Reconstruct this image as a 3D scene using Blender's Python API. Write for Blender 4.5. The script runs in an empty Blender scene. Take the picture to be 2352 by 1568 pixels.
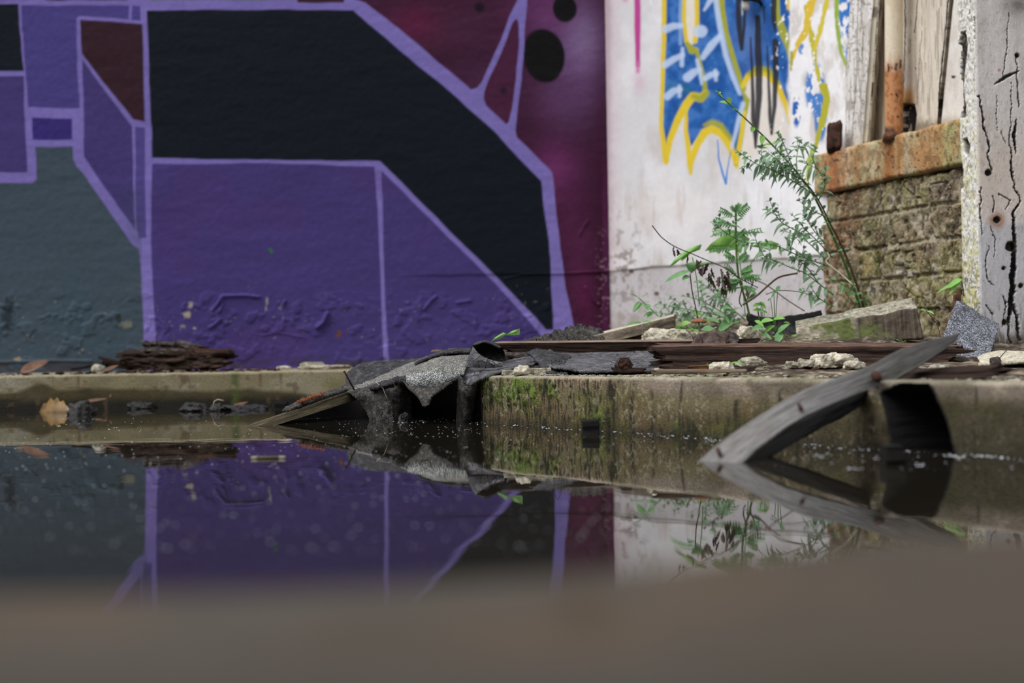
import bpy, bmesh, math, random
import numpy as np
from mathutils import Vector, Matrix, noise as mnoise

# ------------------------------------------------------------------ camera, world, sun, exposure
scene = bpy.context.scene
COL = scene.collection
FPX = 3400.0                       # focal length in pixels of the 2352 wide frame
HC = 0.135                         # camera height above the water (m)
PITCH, ROLL = math.atan(12 / FPX), math.radians(1.0)

cam_data = bpy.data.cameras.new('camera')
cam = bpy.data.objects.new('camera', cam_data)
COL.objects.link(cam)
cam_data.sensor_width = 36.0
cam_data.lens = 36.0 * FPX / 2352
cam_data.clip_start = 0.02
CAMROT = Matrix.Rotation(math.pi / 2 + PITCH, 3, 'X') @ Matrix.Rotation(-ROLL, 3, 'Z')
cam.matrix_world = Matrix.Translation((0, 0, HC)) @ CAMROT.to_4x4()
cam_data.dof.use_dof = True
cam_data.dof.focus_distance = 2.62
cam_data.dof.aperture_fstop = 3.6
cam_data.dof.aperture_blades = 9
scene.camera = cam

world = bpy.data.worlds.new('overcast_sky')
scene.world = world
world.use_nodes = True
wn, wl = world.node_tree.nodes, world.node_tree.links
wn.clear()
w_out = wn.new('ShaderNodeOutputWorld'); w_bg = wn.new('ShaderNodeBackground')
w_tc = wn.new('ShaderNodeTexCoord'); w_sep = wn.new('ShaderNodeSeparateXYZ'); w_ramp = wn.new('ShaderNodeValToRGB')
wl.new(w_tc.outputs['Generated'], w_sep.inputs[0]); wl.new(w_sep.outputs['Z'], w_ramp.inputs[0])
e = w_ramp.color_ramp.elements
e[0].position = 0.0; e[0].color = (0.10, 0.095, 0.09, 1)
e[1].position = 0.75; e[1].color = (1.0, 1.03, 1.12, 1)
m = e.new(0.30); m.color = (0.28, 0.29, 0.31, 1)
wl.new(w_ramp.outputs[0], w_bg.inputs[0]); w_bg.inputs[1].default_value = 1.0
wl.new(w_bg.outputs[0], w_out.inputs[0])

sun_data = bpy.data.lights.new('sun_through_cloud', 'SUN')
sun_data.energy = 2.3
sun_data.angle = math.radians(50)
sun_data.color = (1.0, 0.99, 0.975)
sun = bpy.data.objects.new('sun_through_cloud', sun_data)
COL.objects.link(sun)
sun.rotation_euler = Vector((0.62, 0.25, -0.85)).to_track_quat('-Z', 'Y').to_euler()

vs = scene.view_settings
scene.display_settings.display_device = 'sRGB'
vs.view_transform = 'Standard'; vs.look = 'None'; vs.gamma = 1.0; vs.use_curve_mapping = False
vs.exposure = 0.45

# ------------------------------------------------------------------ projection helpers
_R = np.array(CAMROT)

def ray(px, py):
    d = np.array([(px - 1176) / FPX, -(py - 784) / FPX, -1.0])
    return _R @ d

def P(px, py, Y):                  # the point of a sight line at distance Y in front of the camera
    d = ray(px, py)
    t = Y / d[1]
    return Vector((d[0] * t, Y, HC + d[2] * t))

def PZ(px, py, z):                 # the point of a sight line at height z
    d = ray(px, py)
    t = (z - HC) / d[2]
    return Vector((d[0] * t, d[1] * t, z))

def project(V):
    Q = (np.asarray(V) - np.array([0, 0, HC])) @ _R
    return 1176 + FPX * Q[..., 0] / -Q[..., 2], 784 - FPX * Q[..., 1] / -Q[..., 2]

# ------------------------------------------------------------------ numpy noise and painting helpers
def _hash(x, y, s):
    x = x.astype(np.int64); y = y.astype(np.int64)
    h = (x * 374761393 + y * 668265263 + s * 1442695041) & 0xffffffff
    h = ((h ^ (h >> 13)) * 1274126177) & 0xffffffff
    return ((h ^ (h >> 16)) & 0xffffff) / float(0xffffff)

def vn(x, y, s=0):
    x = np.asarray(x, float); y = np.asarray(y, float)
    xi = np.floor(x); yi = np.floor(y)
    fx = x - xi; fy = y - yi
    fx = fx * fx * (3 - 2 * fx); fy = fy * fy * (3 - 2 * fy)
    a = _hash(xi, yi, s); b = _hash(xi + 1, yi, s); c = _hash(xi, yi + 1, s); d = _hash(xi + 1, yi + 1, s)
    return (a * (1 - fx) + b * fx) * (1 - fy) + (c * (1 - fx) + d * fx) * fy

def fbm(x, y, o=4, s=0):
    r = 0; a = 0.5; t = 0
    for i in range(o):
        r = r + a * vn(x * 2 ** i + 17.3 * i, y * 2 ** i - 9.1 * i, s + i); t += a; a *= 0.5
    return r / t

def ss(a, b, x):
    t = np.clip((x - a) / (b - a), 0, 1)
    return t * t * (3 - 2 * t)

def lin(c):
    c = np.asarray(c, float) / 255.0
    return np.where(c <= 0.04045, c / 12.92, ((c + 0.055) / 1.055) ** 2.4)

def sd_poly(x, y, pts):
    pts = np.asarray(pts, float)
    d = np.full(x.shape, 1e18); inside = np.zeros(x.shape, bool)
    n = len(pts)
    for i in range(n):
        ax, ay = pts[i]; bx, by = pts[(i + 1) % n]
        ex, ey = bx - ax, by - ay
        wx, wy = x - ax, y - ay
        t = np.clip((wx * ex + wy * ey) / (ex * ex + ey * ey + 1e-9), 0, 1)
        d = np.minimum(d, (wx - t * ex) ** 2 + (wy - t * ey) ** 2)
        c = ((ay <= y) & (by > y)) | ((by <= y) & (ay > y))
        if abs(ey) > 1e-9:
            inside ^= c & (x < ax + (y - ay) / ey * ex)
    return np.where(inside, -1, 1) * np.sqrt(d)

def sd_line(x, y, pts, w):         # distance to a polyline minus its half-width (w: one width or one per point)
    pts = np.asarray(pts, float)
    w = np.full(len(pts), float(w)) if np.isscalar(w) else np.asarray(w, float)
    d = np.full(x.shape, 1e9)
    for i in range(len(pts) - 1):
        ax, ay = pts[i]; bx, by = pts[i + 1]
        ex, ey = bx - ax, by - ay
        wx, wy = x - ax, y - ay
        t = np.clip((wx * ex + wy * ey) / (ex * ex + ey * ey + 1e-9), 0, 1)
        d = np.minimum(d, np.sqrt((wx - t * ex) ** 2 + (wy - t * ey) ** 2) - (w[i] * (1 - t) + w[i + 1] * t))
    return d

class Paint:                       # layers of paint over the points of one wall
    def __init__(self, x, y, base):
        self.x, self.y = x, y
        self.c = np.empty(x.shape + (3,)); self.c[:] = lin(base)
    def mix(self, alpha, col):
        col = np.asarray(col, float)
        col = lin(col) if col.ndim == 1 else col
        self.c = self.c * (1 - alpha[..., None]) + col * alpha[..., None]
    def poly(self, pts, col, soft=1.5, a=1.0):
        self.mix(a * ss(soft, -soft, sd_poly(self.x, self.y, pts)), col)
    def line(self, pts, w, col, soft=1.5, a=1.0):
        self.mix(a * ss(soft, -soft, sd_line(self.x, self.y, pts, w)), col)
    def blob(self, cx, cy, sx, sy, col, a=1.0):
        g = np.exp(-(((self.x - cx) / sx) ** 2 + ((self.y - cy) / sy) ** 2))
        self.mix(a * g, col)
    def ell(self, cx, cy, rx, ry, rot, col, soft=3):
        cr, sr = math.cos(rot), math.sin(rot)
        u = (self.x - cx) * cr + (self.y - cy) * sr; v = -(self.x - cx) * sr + (self.y - cy) * cr
        self.mix(ss(soft, -soft, (np.sqrt((u / rx) ** 2 + (v / ry) ** 2) - 1) * min(rx, ry)), col)

# ------------------------------------------------------------------ materials
MATS = {}

def new_mat(name):
    m = bpy.data.materials.new(name); m.use_nodes = True
    n, l = m.node_tree.nodes, m.node_tree.links
    n.clear()
    out = n.new('ShaderNodeOutputMaterial'); b = n.new('ShaderNodeBsdfPrincipled')
    l.new(b.outputs[0], out.inputs[0])
    MATS[name] = m
    return m, n, l, b, out

def node_noise(n, l, vec, scale, detail=5, rough=0.6):
    t = n.new('ShaderNodeTexNoise'); t.inputs['Scale'].default_value = scale
    t.inputs['Detail'].default_value = detail; t.inputs['Roughness'].default_value = rough
    l.new(vec, t.inputs['Vector'])
    return t.outputs['Fac']

def node_ramp(n, l, fac, stops):
    r = n.new('ShaderNodeValToRGB'); el = r.color_ramp.elements
    el[0].position = stops[0][0]; el[0].color = (*lin(stops[0][1]), 1)
    el[1].position = stops[-1][0]; el[1].color = (*lin(stops[-1][1]), 1)
    for p, c in stops[1:-1]:
        k = el.new(p); k.color = (*lin(c), 1)
    l.new(fac, r.inputs[0])
    return r.outputs[0]

def node_map(n, l, vec, sc):
    m = n.new('ShaderNodeMapping'); m.inputs['Scale'].default_value = sc
    l.new(vec, m.inputs['Vector'])
    return m.outputs[0]

def node_bump(n, l, b, h, dist, strength=1.0):
    k = n.new('ShaderNodeBump'); k.inputs['Distance'].default_value = dist; k.inputs['Strength'].default_value = strength
    l.new(h, k.inputs['Height']); l.new(k.outputs[0], b.inputs['Normal'])

def mat_painted(name, rough=0.7, var=0.25, vscale=120, bump=0.0006, bscale=500, spec=0.3):
    """paint or stain given per point in the 'col' attribute, with fine grain in colour and relief"""
    m, n, l, b, o = new_mat(name)
    at = n.new('ShaderNodeAttribute'); at.attribute_name = 'col'
    tc = n.new('ShaderNodeTexCoord').outputs['Object']
    f = node_noise(n, l, tc, vscale, 6, 0.65)
    mr = n.new('ShaderNodeMapRange'); mr.inputs[1].default_value = 0.25; mr.inputs[2].default_value = 0.75
    mr.inputs[3].default_value = 1 - var; mr.inputs[4].default_value = 1 + var
    l.new(f, mr.inputs[0])
    mx = n.new('ShaderNodeVectorMath'); mx.operation = 'SCALE'
    l.new(at.outputs['Color'], mx.inputs[0]); l.new(mr.outputs[0], mx.inputs['Scale'])
    l.new(mx.outputs[0], b.inputs['Base Color'])
    b.inputs['Roughness'].default_value = rough; b.inputs['Specular IOR Level'].default_value = spec
    if bump:
        node_bump(n, l, b, node_noise(n, l, tc, bscale, 4, 0.6), bump)
    return m

def mat_wood(name, stops, fine=(3, 90, 90), rough=0.8, bump=0.0015, spec=0.2):
    m, n, l, b, o = new_mat(name)
    at = n.new('ShaderNodeAttribute'); at.attribute_name = 'uvw'
    v = node_map(n, l, at.outputs['Vector'], fine)
    f = node_noise(n, l, v, 2.2, 6, 0.7)
    f2 = node_noise(n, l, node_map(n, l, at.outputs['Vector'], (fine[0] * 6, fine[1] * 2.5, fine[2] * 2.5)), 2.0, 5, 0.7)
    ad = n.new('ShaderNodeMath'); ad.operation = 'MULTIPLY_ADD'; ad.inputs[1].default_value = 0.55
    of = n.new('ShaderNodeMath'); of.operation = 'MULTIPLY_ADD'; of.inputs[1].default_value = 0.95; of.inputs[2].default_value = -0.25
    l.new(f2, ad.inputs[0]); l.new(f, of.inputs[0]); l.new(of.outputs[0], ad.inputs[2])
    f = ad.outputs[0]
    l.new(node_ramp(n, l, f, stops), b.inputs['Base Color'])
    b.inputs['Roughness'].default_value = rough; b.inputs['Specular IOR Level'].default_value = spec
    node_bump(n, l, b, f, bump * 1.6)
    return m

def mat_noise(name, stops, scale=40, rough=0.8, bump=0.002, bscale=None, spec=0.25, detail=7):
    m, n, l, b, o = new_mat(name)
    tc = n.new('ShaderNodeTexCoord').outputs['Object']
    f = node_noise(n, l, tc, scale, detail, 0.65)
    l.new(node_ramp(n, l, f, stops), b.inputs['Base Color'])
    b.inputs['Roughness'].default_value = rough; b.inputs['Specular IOR Level'].default_value = spec
    if bump:
        node_bump(n, l, b, f if bscale is None else node_noise(n, l, tc, bscale, 5, 0.65), bump)
    return m

def mat_granule(name, dark, mid, light, scale=700):
    """mineral granules pressed in bitumen"""
    m, n, l, b, o = new_mat(name)
    tc = n.new('ShaderNodeTexCoord').outputs['Object']
    v = n.new('ShaderNodeTexVoronoi'); v.inputs['Scale'].default_value = scale
    l.new(tc, v.inputs['Vector'])
    sp = n.new('ShaderNodeSeparateColor'); l.new(v.outputs['Color'], sp.inputs[0])
    f2 = node_noise(n, l, tc, 60, 4, 0.6)
    mm = n.new('ShaderNodeMath'); mm.operation = 'MULTIPLY_ADD'; mm.inputs[1].default_value = 0.75
    ad = n.new('ShaderNodeMath'); ad.operation = 'MULTIPLY_ADD'; ad.inputs[1].default_value = 0.6; ad.inputs[2].default_value = -0.18
    l.new(f2, ad.inputs[0]); l.new(sp.outputs[0], mm.inputs[0]); l.new(ad.outputs[0], mm.inputs[2])
    l.new(node_ramp(n, l, mm.outputs[0], [(0.15, dark), (0.5, mid), (0.85, light)]), b.inputs['Base Color'])
    b.inputs['Roughness'].default_value = 0.6
    iv = n.new('ShaderNodeMath'); iv.operation = 'SUBTRACT'; iv.inputs[0].default_value = 1.0
    l.new(v.outputs['Distance'], iv.inputs[1])
    node_bump(n, l, b, iv.outputs[0], 0.0012)
    return m

def mat_felt(name, stops, scale, crack_scale, amount=1.0, rough=0.65, bscale=260, spec=0.35):
    """bitumen felt with a net of fine cracks"""
    m, n, l, b, o = new_mat(name)
    tc = n.new('ShaderNodeTexCoord').outputs['Object']
    f = node_noise(n, l, tc, scale, 7, 0.65)
    wp = n.new('ShaderNodeTexNoise'); wp.inputs['Scale'].default_value = 40; wp.inputs['Detail'].default_value = 3; l.new(tc, wp.inputs['Vector'])
    va = n.new('ShaderNodeVectorMath'); va.operation = 'MULTIPLY_ADD'; va.inputs[1].default_value = (0.03, 0.03, 0.03)
    l.new(wp.outputs['Color'], va.inputs[0]); l.new(tc, va.inputs[2])
    v = n.new('ShaderNodeTexVoronoi'); v.feature = 'DISTANCE_TO_EDGE'; v.inputs['Scale'].default_value = crack_scale; l.new(va.outputs[0], v.inputs['Vector'])
    k = n.new('ShaderNodeMapRange'); k.inputs[1].default_value = 0.01; k.inputs[2].default_value = 0.06; l.new(v.outputs['Distance'], k.inputs[0])
    brk = n.new('ShaderNodeMapRange'); brk.inputs[1].default_value = 0.42; brk.inputs[2].default_value = 0.58; l.new(node_noise(n, l, tc, 22, 3, 0.5), brk.inputs[0])
    mm = n.new('ShaderNodeMath'); mm.operation = 'MULTIPLY'; sub_ = n.new('ShaderNodeMath'); sub_.operation = 'SUBTRACT'; sub_.inputs[0].default_value = 1.0
    l.new(k.outputs[0], sub_.inputs[1]); l.new(sub_.outputs[0], mm.inputs[0]); l.new(brk.outputs[0], mm.inputs[1])
    sc = n.new('ShaderNodeMath'); sc.operation = 'MULTIPLY'; sc.inputs[1].default_value = amount; l.new(mm.outputs[0], sc.inputs[0])
    mx = n.new('ShaderNodeMixRGB'); mx.inputs[2].default_value = (*lin((10, 9, 9)), 1)
    l.new(sc.outputs[0], mx.inputs[0]); l.new(node_ramp(n, l, f, stops), mx.inputs[1]); l.new(mx.outputs[0], b.inputs['Base Color'])
    b.inputs['Roughness'].default_value = rough; b.inputs['Specular IOR Level'].default_value = spec
    h = n.new('ShaderNodeMath'); h.operation = 'MULTIPLY_ADD'; h.inputs[1].default_value = -1.2
    l.new(sc.outputs[0], h.inputs[0]); l.new(node_noise(n, l, tc, bscale, 5, 0.65), h.inputs[2])
    node_bump(n, l, b, h.outputs[0], 0.0038)
    return m

def mat_leaf(name, c1, c2, trans=0.35):
    m, n, l, b, o = new_mat(name)
    tc = n.new('ShaderNodeTexCoord').outputs['Object']
    f = node_noise(n, l, tc, 45, 3, 0.5)
    c = node_ramp(n, l, f, [(0.3, c1), (0.7, c2)])
    l.new(c, b.inputs['Base Color'])
    b.inputs['Roughness'].default_value = 0.45; b.inputs['Specular IOR Level'].default_value = 0.35
    t = n.new('ShaderNodeBsdfTranslucent'); l.new(c, t.inputs[0])
    mx = n.new('ShaderNodeMixShader'); mx.inputs[0].default_value = trans
    l.new(b.outputs[0], mx.inputs[1]); l.new(t.outputs[0], mx.inputs[2]); l.new(mx.outputs[0], o.inputs[0])
    return m

M_mural = mat_painted('mural_paint', 0.65, 0.10, 60, 0.0012, 260, 0.12)
M_plaster = mat_painted('white_plaster', 0.8, 0.06, 60, 0.0008, 300)
M_brick = mat_painted('weathered_brick', 0.9, 0.38, 260, 0.003, 330, 0.2)
M_concrete = mat_painted('mossy_concrete', 0.8, 0.48, 300, 0.003, 380, 0.3)
M_ground = mat_painted('ground_dirt', 0.95, 0.5, 200, 0.004, 260, 0.15)
M_near = mat_painted('near_concrete', 0.9, 0.12, 50, 0.0006, 300, 0.08)
M_post = mat_painted('flaking_paint', 0.7, 0.12, 200, 0.0006, 500, 0.3)
M_stone = mat_noise('limestone', [(0.28, (104, 94, 74)), (0.48, (192, 183, 160)), (0.7, (234, 228, 212))], 110, 0.95, 0.007, 130, 0.15, 9)
M_stone_grey = mat_noise('grey_limestone', [(0.28, (78, 72, 60)), (0.48, (152, 146, 128)), (0.7, (206, 200, 182))], 110, 0.95, 0.007, 130, 0.15, 9)
M_lump = mat_noise('wet_lump', [(0.3, (14, 13, 12)), (0.6, (38, 35, 34)), (0.8, (84, 78, 76))], 140, 0.35, 0.004, 220, 0.5)
M_felt = mat_felt('bitumen_felt', [(0.3, (22, 22, 24)), (0.52, (52, 52, 55)), (0.75, (106, 105, 106))], 75, 75, 0.95)
M_felt_brown = mat_felt('cracked_felt', [(0.3, (24, 22, 20)), (0.5, (60, 57, 53)), (0.75, (116, 111, 102))], 90, 110, 1.0, 0.7, 240)
M_felt_smooth = mat_felt('smooth_felt', [(0.28, (42, 42, 45)), (0.52, (86, 85, 88)), (0.76, (142, 139, 140))], 60, 48, 0.85, 0.55, 260)
M_felt_black_shade = mat_noise('black_felt_and_shade', [(0.3, (5, 5, 5)), (0.7, (16, 15, 15))], 40, 0.85, 0.001, 200, 0.1)
M_felt_edge = mat_noise('torn_fibre', [(0.3, (120, 118, 116)), (0.7, (190, 188, 184))], 200, 0.9, 0.001)
M_granule = mat_granule('mineral_granules', (40, 40, 38), (78, 77, 72), (170, 168, 158))
M_granule_pale = mat_granule('pale_granules', (52, 54, 55), (88, 90, 88), (188, 189, 183))
M_granule_blue = mat_granule('blue_grey_granules', (26, 27, 30), (54, 55, 61), (160, 164, 176), 620)
M_wood_grey = mat_wood('grey_wood', [(0.25, (56, 50, 43)), (0.5, (100, 97, 93)), (0.75, (142, 140, 140))], (3, 45, 60), 0.6, 0.0012, 0.35)
M_wood_plank = mat_wood('pale_wet_wood', [(0.25, (38, 33, 24)), (0.5, (84, 75, 56)), (0.75, (150, 140, 112))], (3, 110, 110))
M_wood_old = mat_wood('old_lath', [(0.25, (58, 47, 39)), (0.5, (126, 108, 92)), (0.75, (188, 172, 154))], (3, 110, 110))
M_wood_dark = mat_wood('dark_rotten_wood', [(0.3, (20, 15, 12)), (0.55, (58, 42, 33)), (0.8, (118, 88, 70))], (5, 90, 120), 0.85, 0.004)
M_wood_red = mat_wood('red_rotten_wood', [(0.25, (56, 40, 32)), (0.5, (112, 84, 70)), (0.75, (176, 146, 130))], (5, 90, 120), 0.85, 0.004)
M_wood_black_shade = mat_wood('black_wood_and_shade', [(0.3, (8, 7, 6)), (0.7, (30, 26, 23))], (5, 90, 120), 0.7, 0.003)
M_wood_pale = mat_wood('cement_board', [(0.3, (86, 76, 64)), (0.55, (128, 116, 100)), (0.8, (180, 168, 148))], (20, 60, 60))
M_bark = mat_noise('crumbled_bark', [(0.3, (24, 20, 19)), (0.5, (64, 55, 51)), (0.75, (120, 108, 100))], 90, 0.8, 0.004)
M_rust = mat_noise('rust', [(0.3, (44, 28, 22)), (0.55, (100, 66, 44)), (0.8, (150, 108, 72))], 60, 0.85, 0.002)
M_rust_dark = mat_noise('dark_rust', [(0.3, (26, 16, 13)), (0.6, (70, 42, 28)), (0.8, (128, 92, 48))], 45, 0.85, 0.003)
M_orange = mat_noise('orange_fibre', [(0.3, (104, 62, 42)), (0.6, (156, 100, 70)), (0.8, (188, 138, 104))], 200, 0.9, 0.001)
M_leaf_bright = mat_leaf('bright_leaf', (120, 178, 84), (160, 206, 112))
M_leaf_mid = mat_leaf('mid_leaf', (88, 140, 84), (140, 184, 120))
M_leaf_blue = mat_leaf('privet_leaf', (92, 126, 92), (154, 186, 146))
M_leaf_dead = mat_leaf('dead_leaf', (48, 37, 32), (96, 76, 66), 0.15)
M_leaf_brown = mat_leaf('brown_leaf', (92, 66, 50), (138, 102, 80), 0.2)
M_leaf_yellow = mat_leaf('yellow_leaf', (78, 60, 36), (150, 114, 50), 0.2)
M_stem_green = mat_noise('green_stem', [(0.3, (62, 96, 44)), (0.7, (112, 150, 76))], 60, 0.6, 0)
M_stem_brown = mat_noise('brown_stem', [(0.3, (62, 50, 36)), (0.7, (112, 96, 72))], 60, 0.7, 0)
M_stem_dark = mat_noise('dark_stem', [(0.3, (44, 34, 30)), (0.7, (86, 66, 56))], 60, 0.7, 0)
M_stem_pale = mat_noise('pale_stem', [(0.3, (150, 138, 116)), (0.7, (196, 184, 160))], 60, 0.7, 0)
M_foam = mat_noise('foam', [(0.3, (196, 204, 214)), (0.7, (246, 248, 250))], 300, 0.3, 0, None, 0.5)
M_iron = mat_noise('old_iron', [(0.3, (30, 26, 24)), (0.6, (70, 62, 54)), (0.8, (118, 108, 92))], 160, 0.5, 0.002)
M_iron.node_tree.nodes['Principled BSDF'].inputs['Metallic'].default_value = 0.3
M_white = mat_noise('white_plastic', [(0.3, (170, 170, 168)), (0.7, (228, 228, 226))], 60, 0.5, 0)
M_black = mat_noise('black_plastic', [(0.3, (14, 14, 15)), (0.7, (34, 34, 36))], 60, 0.5, 0)

# murky still water
M_water, n, l, b, o = new_mat('dark_water')
b.inputs['Base Color'].default_value = (0.012, 0.010, 0.007, 1)
b.inputs['Roughness'].default_value = 0.012
b.inputs['IOR'].default_value = 1.33; b.inputs['Specular IOR Level'].default_value = 0.5
tc = n.new('ShaderNodeTexCoord').outputs['Object']
node_bump(n, l, b, node_noise(n, l, tc, 9, 2, 0.5), 0.0006, 0.35)

# ------------------------------------------------------------------ object helpers
def tag(o, label=None, cat=None, group=None, kind=None):
    if label: o['label'] = label
    if cat: o['category'] = cat
    if group: o['group'] = group
    if kind: o['kind'] = kind
    return o

def thing(name, label, cat, loc, group=None):
    o = bpy.data.objects.new(name, None); COL.objects.link(o)
    o.location = loc; o.empty_display_size = 0.02
    return tag(o, label, cat, group)

def link(name, me, mat, parent=None, origin=(0, 0, 0)):
    o = bpy.data.objects.new(name, me); COL.objects.link(o)
    for k in (mat if isinstance(mat, (list, tuple)) else [mat]):
        me.materials.append(k)
    if parent:
        o.parent = parent
        o.location = Vector(origin) - parent.matrix_basis.translation - (parent.parent.matrix_basis.translation if parent.parent else Vector())
    else:
        o.location = origin
    return o

def mk(name, V, F, mat, parent=None, col=None, uvw=None, smooth=True, base=True, midx=None):
    """one mesh object from world points; its origin goes to the middle of its base"""
    V = np.asarray(V, float).reshape(-1, 3)
    org = np.array([(V[:, 0].min() + V[:, 0].max()) / 2, (V[:, 1].min() + V[:, 1].max()) / 2, V[:, 2].min()]) if base else np.zeros(3)
    me = bpy.data.meshes.new(name)
    if isinstance(F, np.ndarray) and F.ndim == 2:
        nf, k = F.shape
        me.vertices.add(len(V)); me.vertices.foreach_set('co', (V - org).astype(np.float32).ravel())
        me.loops.add(nf * k); me.loops.foreach_set('vertex_index', F.astype(np.int32).ravel())
        me.polygons.add(nf); me.polygons.foreach_set('loop_start', (np.arange(nf) * k).astype(np.int32))
        me.polygons.foreach_set('loop_total', np.full(nf, k, np.int32))
        me.update(calc_edges=True)
    else:
        me.from_pydata([tuple(v) for v in (V - org)], [], [tuple(f) for f in F])
    me.validate()
    if col is not None:
        a = me.attributes.new('col', 'FLOAT_COLOR', 'POINT')
        c = np.ones((len(V), 4), np.float32); c[:, :3] = np.clip(np.asarray(col).reshape(-1, 3), 0, 1)
        a.data.foreach_set('color', c.ravel())
    if uvw is not None:
        a = me.attributes.new('uvw', 'FLOAT_VECTOR', 'POINT')
        a.data.foreach_set('vector', np.asarray(uvw, np.float32).ravel())
    if smooth:
        me.polygons.foreach_set('use_smooth', np.ones(len(me.polygons), bool))
    if midx is not None:
        me.polygons.foreach_set('material_index', np.asarray(midx, np.int32))
    me.update()
    return link(name, me, mat, parent, tuple(org))

def grid_faces(nr, nc):
    i = np.arange(nr - 1)[:, None] * nc + np.arange(nc - 1)[None, :]
    return np.stack([i, i + 1, i + nc + 1, i + nc], -1).reshape(-1, 4)

def crom(A, n, axis=0):            # Catmull-Rom resampling along one axis
    A = np.moveaxis(np.asarray(A, float), axis, 0)
    k = len(A)
    if k == 2:
        t = np.linspace(0, 1, n).reshape((-1,) + (1,) * (A.ndim - 1))
        R = A[0] * (1 - t) + A[1] * t
    else:
        t = np.linspace(0, k - 1, n); i = np.minimum(t.astype(int), k - 2)
        f = (t - i).reshape((-1,) + (1,) * (A.ndim - 1))
        E = np.concatenate([[2 * A[0] - A[1]], A, [2 * A[-1] - A[-2]]])
        p0, p1, p2, p3 = E[i], E[i + 1], E[i + 2], E[i + 3]
        R = 0.5 * (2 * p1 + (p2 - p0) * f + (2 * p0 - 5 * p1 + 4 * p2 - p3) * f ** 2 + (3 * p1 - p0 - 3 * p2 + p3) * f ** 3)
    return np.moveaxis(R, 0, axis)

def sheet(name, rows, mat, parent=None, nu=60, nv=30, amp=0.002, freq=30, rag=0.0, thick=0.003, seed=0, ragsides='lrtb', crack=0):
    """a bent sheet through rows of control points (px, py, distance): rough surface, torn edges, real thickness"""
    C = np.array([[tuple(P(*q)) for q in r] for r in rows])
    G = crom(crom(C, nv, 0), nu, 1)
    U, W = np.meshgrid(np.linspace(0, 1, nu), np.linspace(0, 1, nv))
    du = np.gradient(G, axis=1); dv = np.gradient(G, axis=0)
    N = np.cross(du, dv); N /= np.linalg.norm(N, axis=-1, keepdims=True) + 1e-12
    lu = np.linalg.norm(du, axis=-1).mean() * nu; lv = np.linalg.norm(dv, axis=-1).mean() * nv
    h = fbm(U * lu * freq, W * lv * freq, 4, seed) - 0.5
    if crack:
        k = np.abs(fbm(U * lu * 45, W * lv * 45, 3, seed + 40) - 0.5)
        h = h - crack * ss(0.035, 0.0, k)
    G = G + N * (h * amp)[..., None]
    F = grid_faces(nv, nu)
    if rag:
        keep = np.ones((nv, nu))
        e = rag * (0.15 + 1.0 * fbm(U * lu * 60, W * lv * 60, 3, seed + 9))
        L = min(lu, lv)
        for s_, d in (('l', U * lu), ('r', (1 - U) * lu), ('t', W * lv), ('b', (1 - W) * lv)):
            if s_ in ragsides:
                keep *= d / L > e
        kf = keep.ravel()[F].min(1) > 0.5
        F = F[kf]
        used = np.unique(F); rm = np.full(nu * nv, -1); rm[used] = np.arange(len(used))
        V = G.reshape(-1, 3)[used]; F = rm[F]
    else:
        V = G.reshape(-1, 3); used = slice(None)
    uvw = np.stack([U * lu, W * lv, 0 * U], -1).reshape(-1, 3)[used]
    o = mk(name, V, F, mat, parent, uvw=uvw)
    s_ = o.modifiers.new('thickness', 'SOLIDIFY'); s_.thickness = thick; s_.offset = 0
    return o

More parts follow.
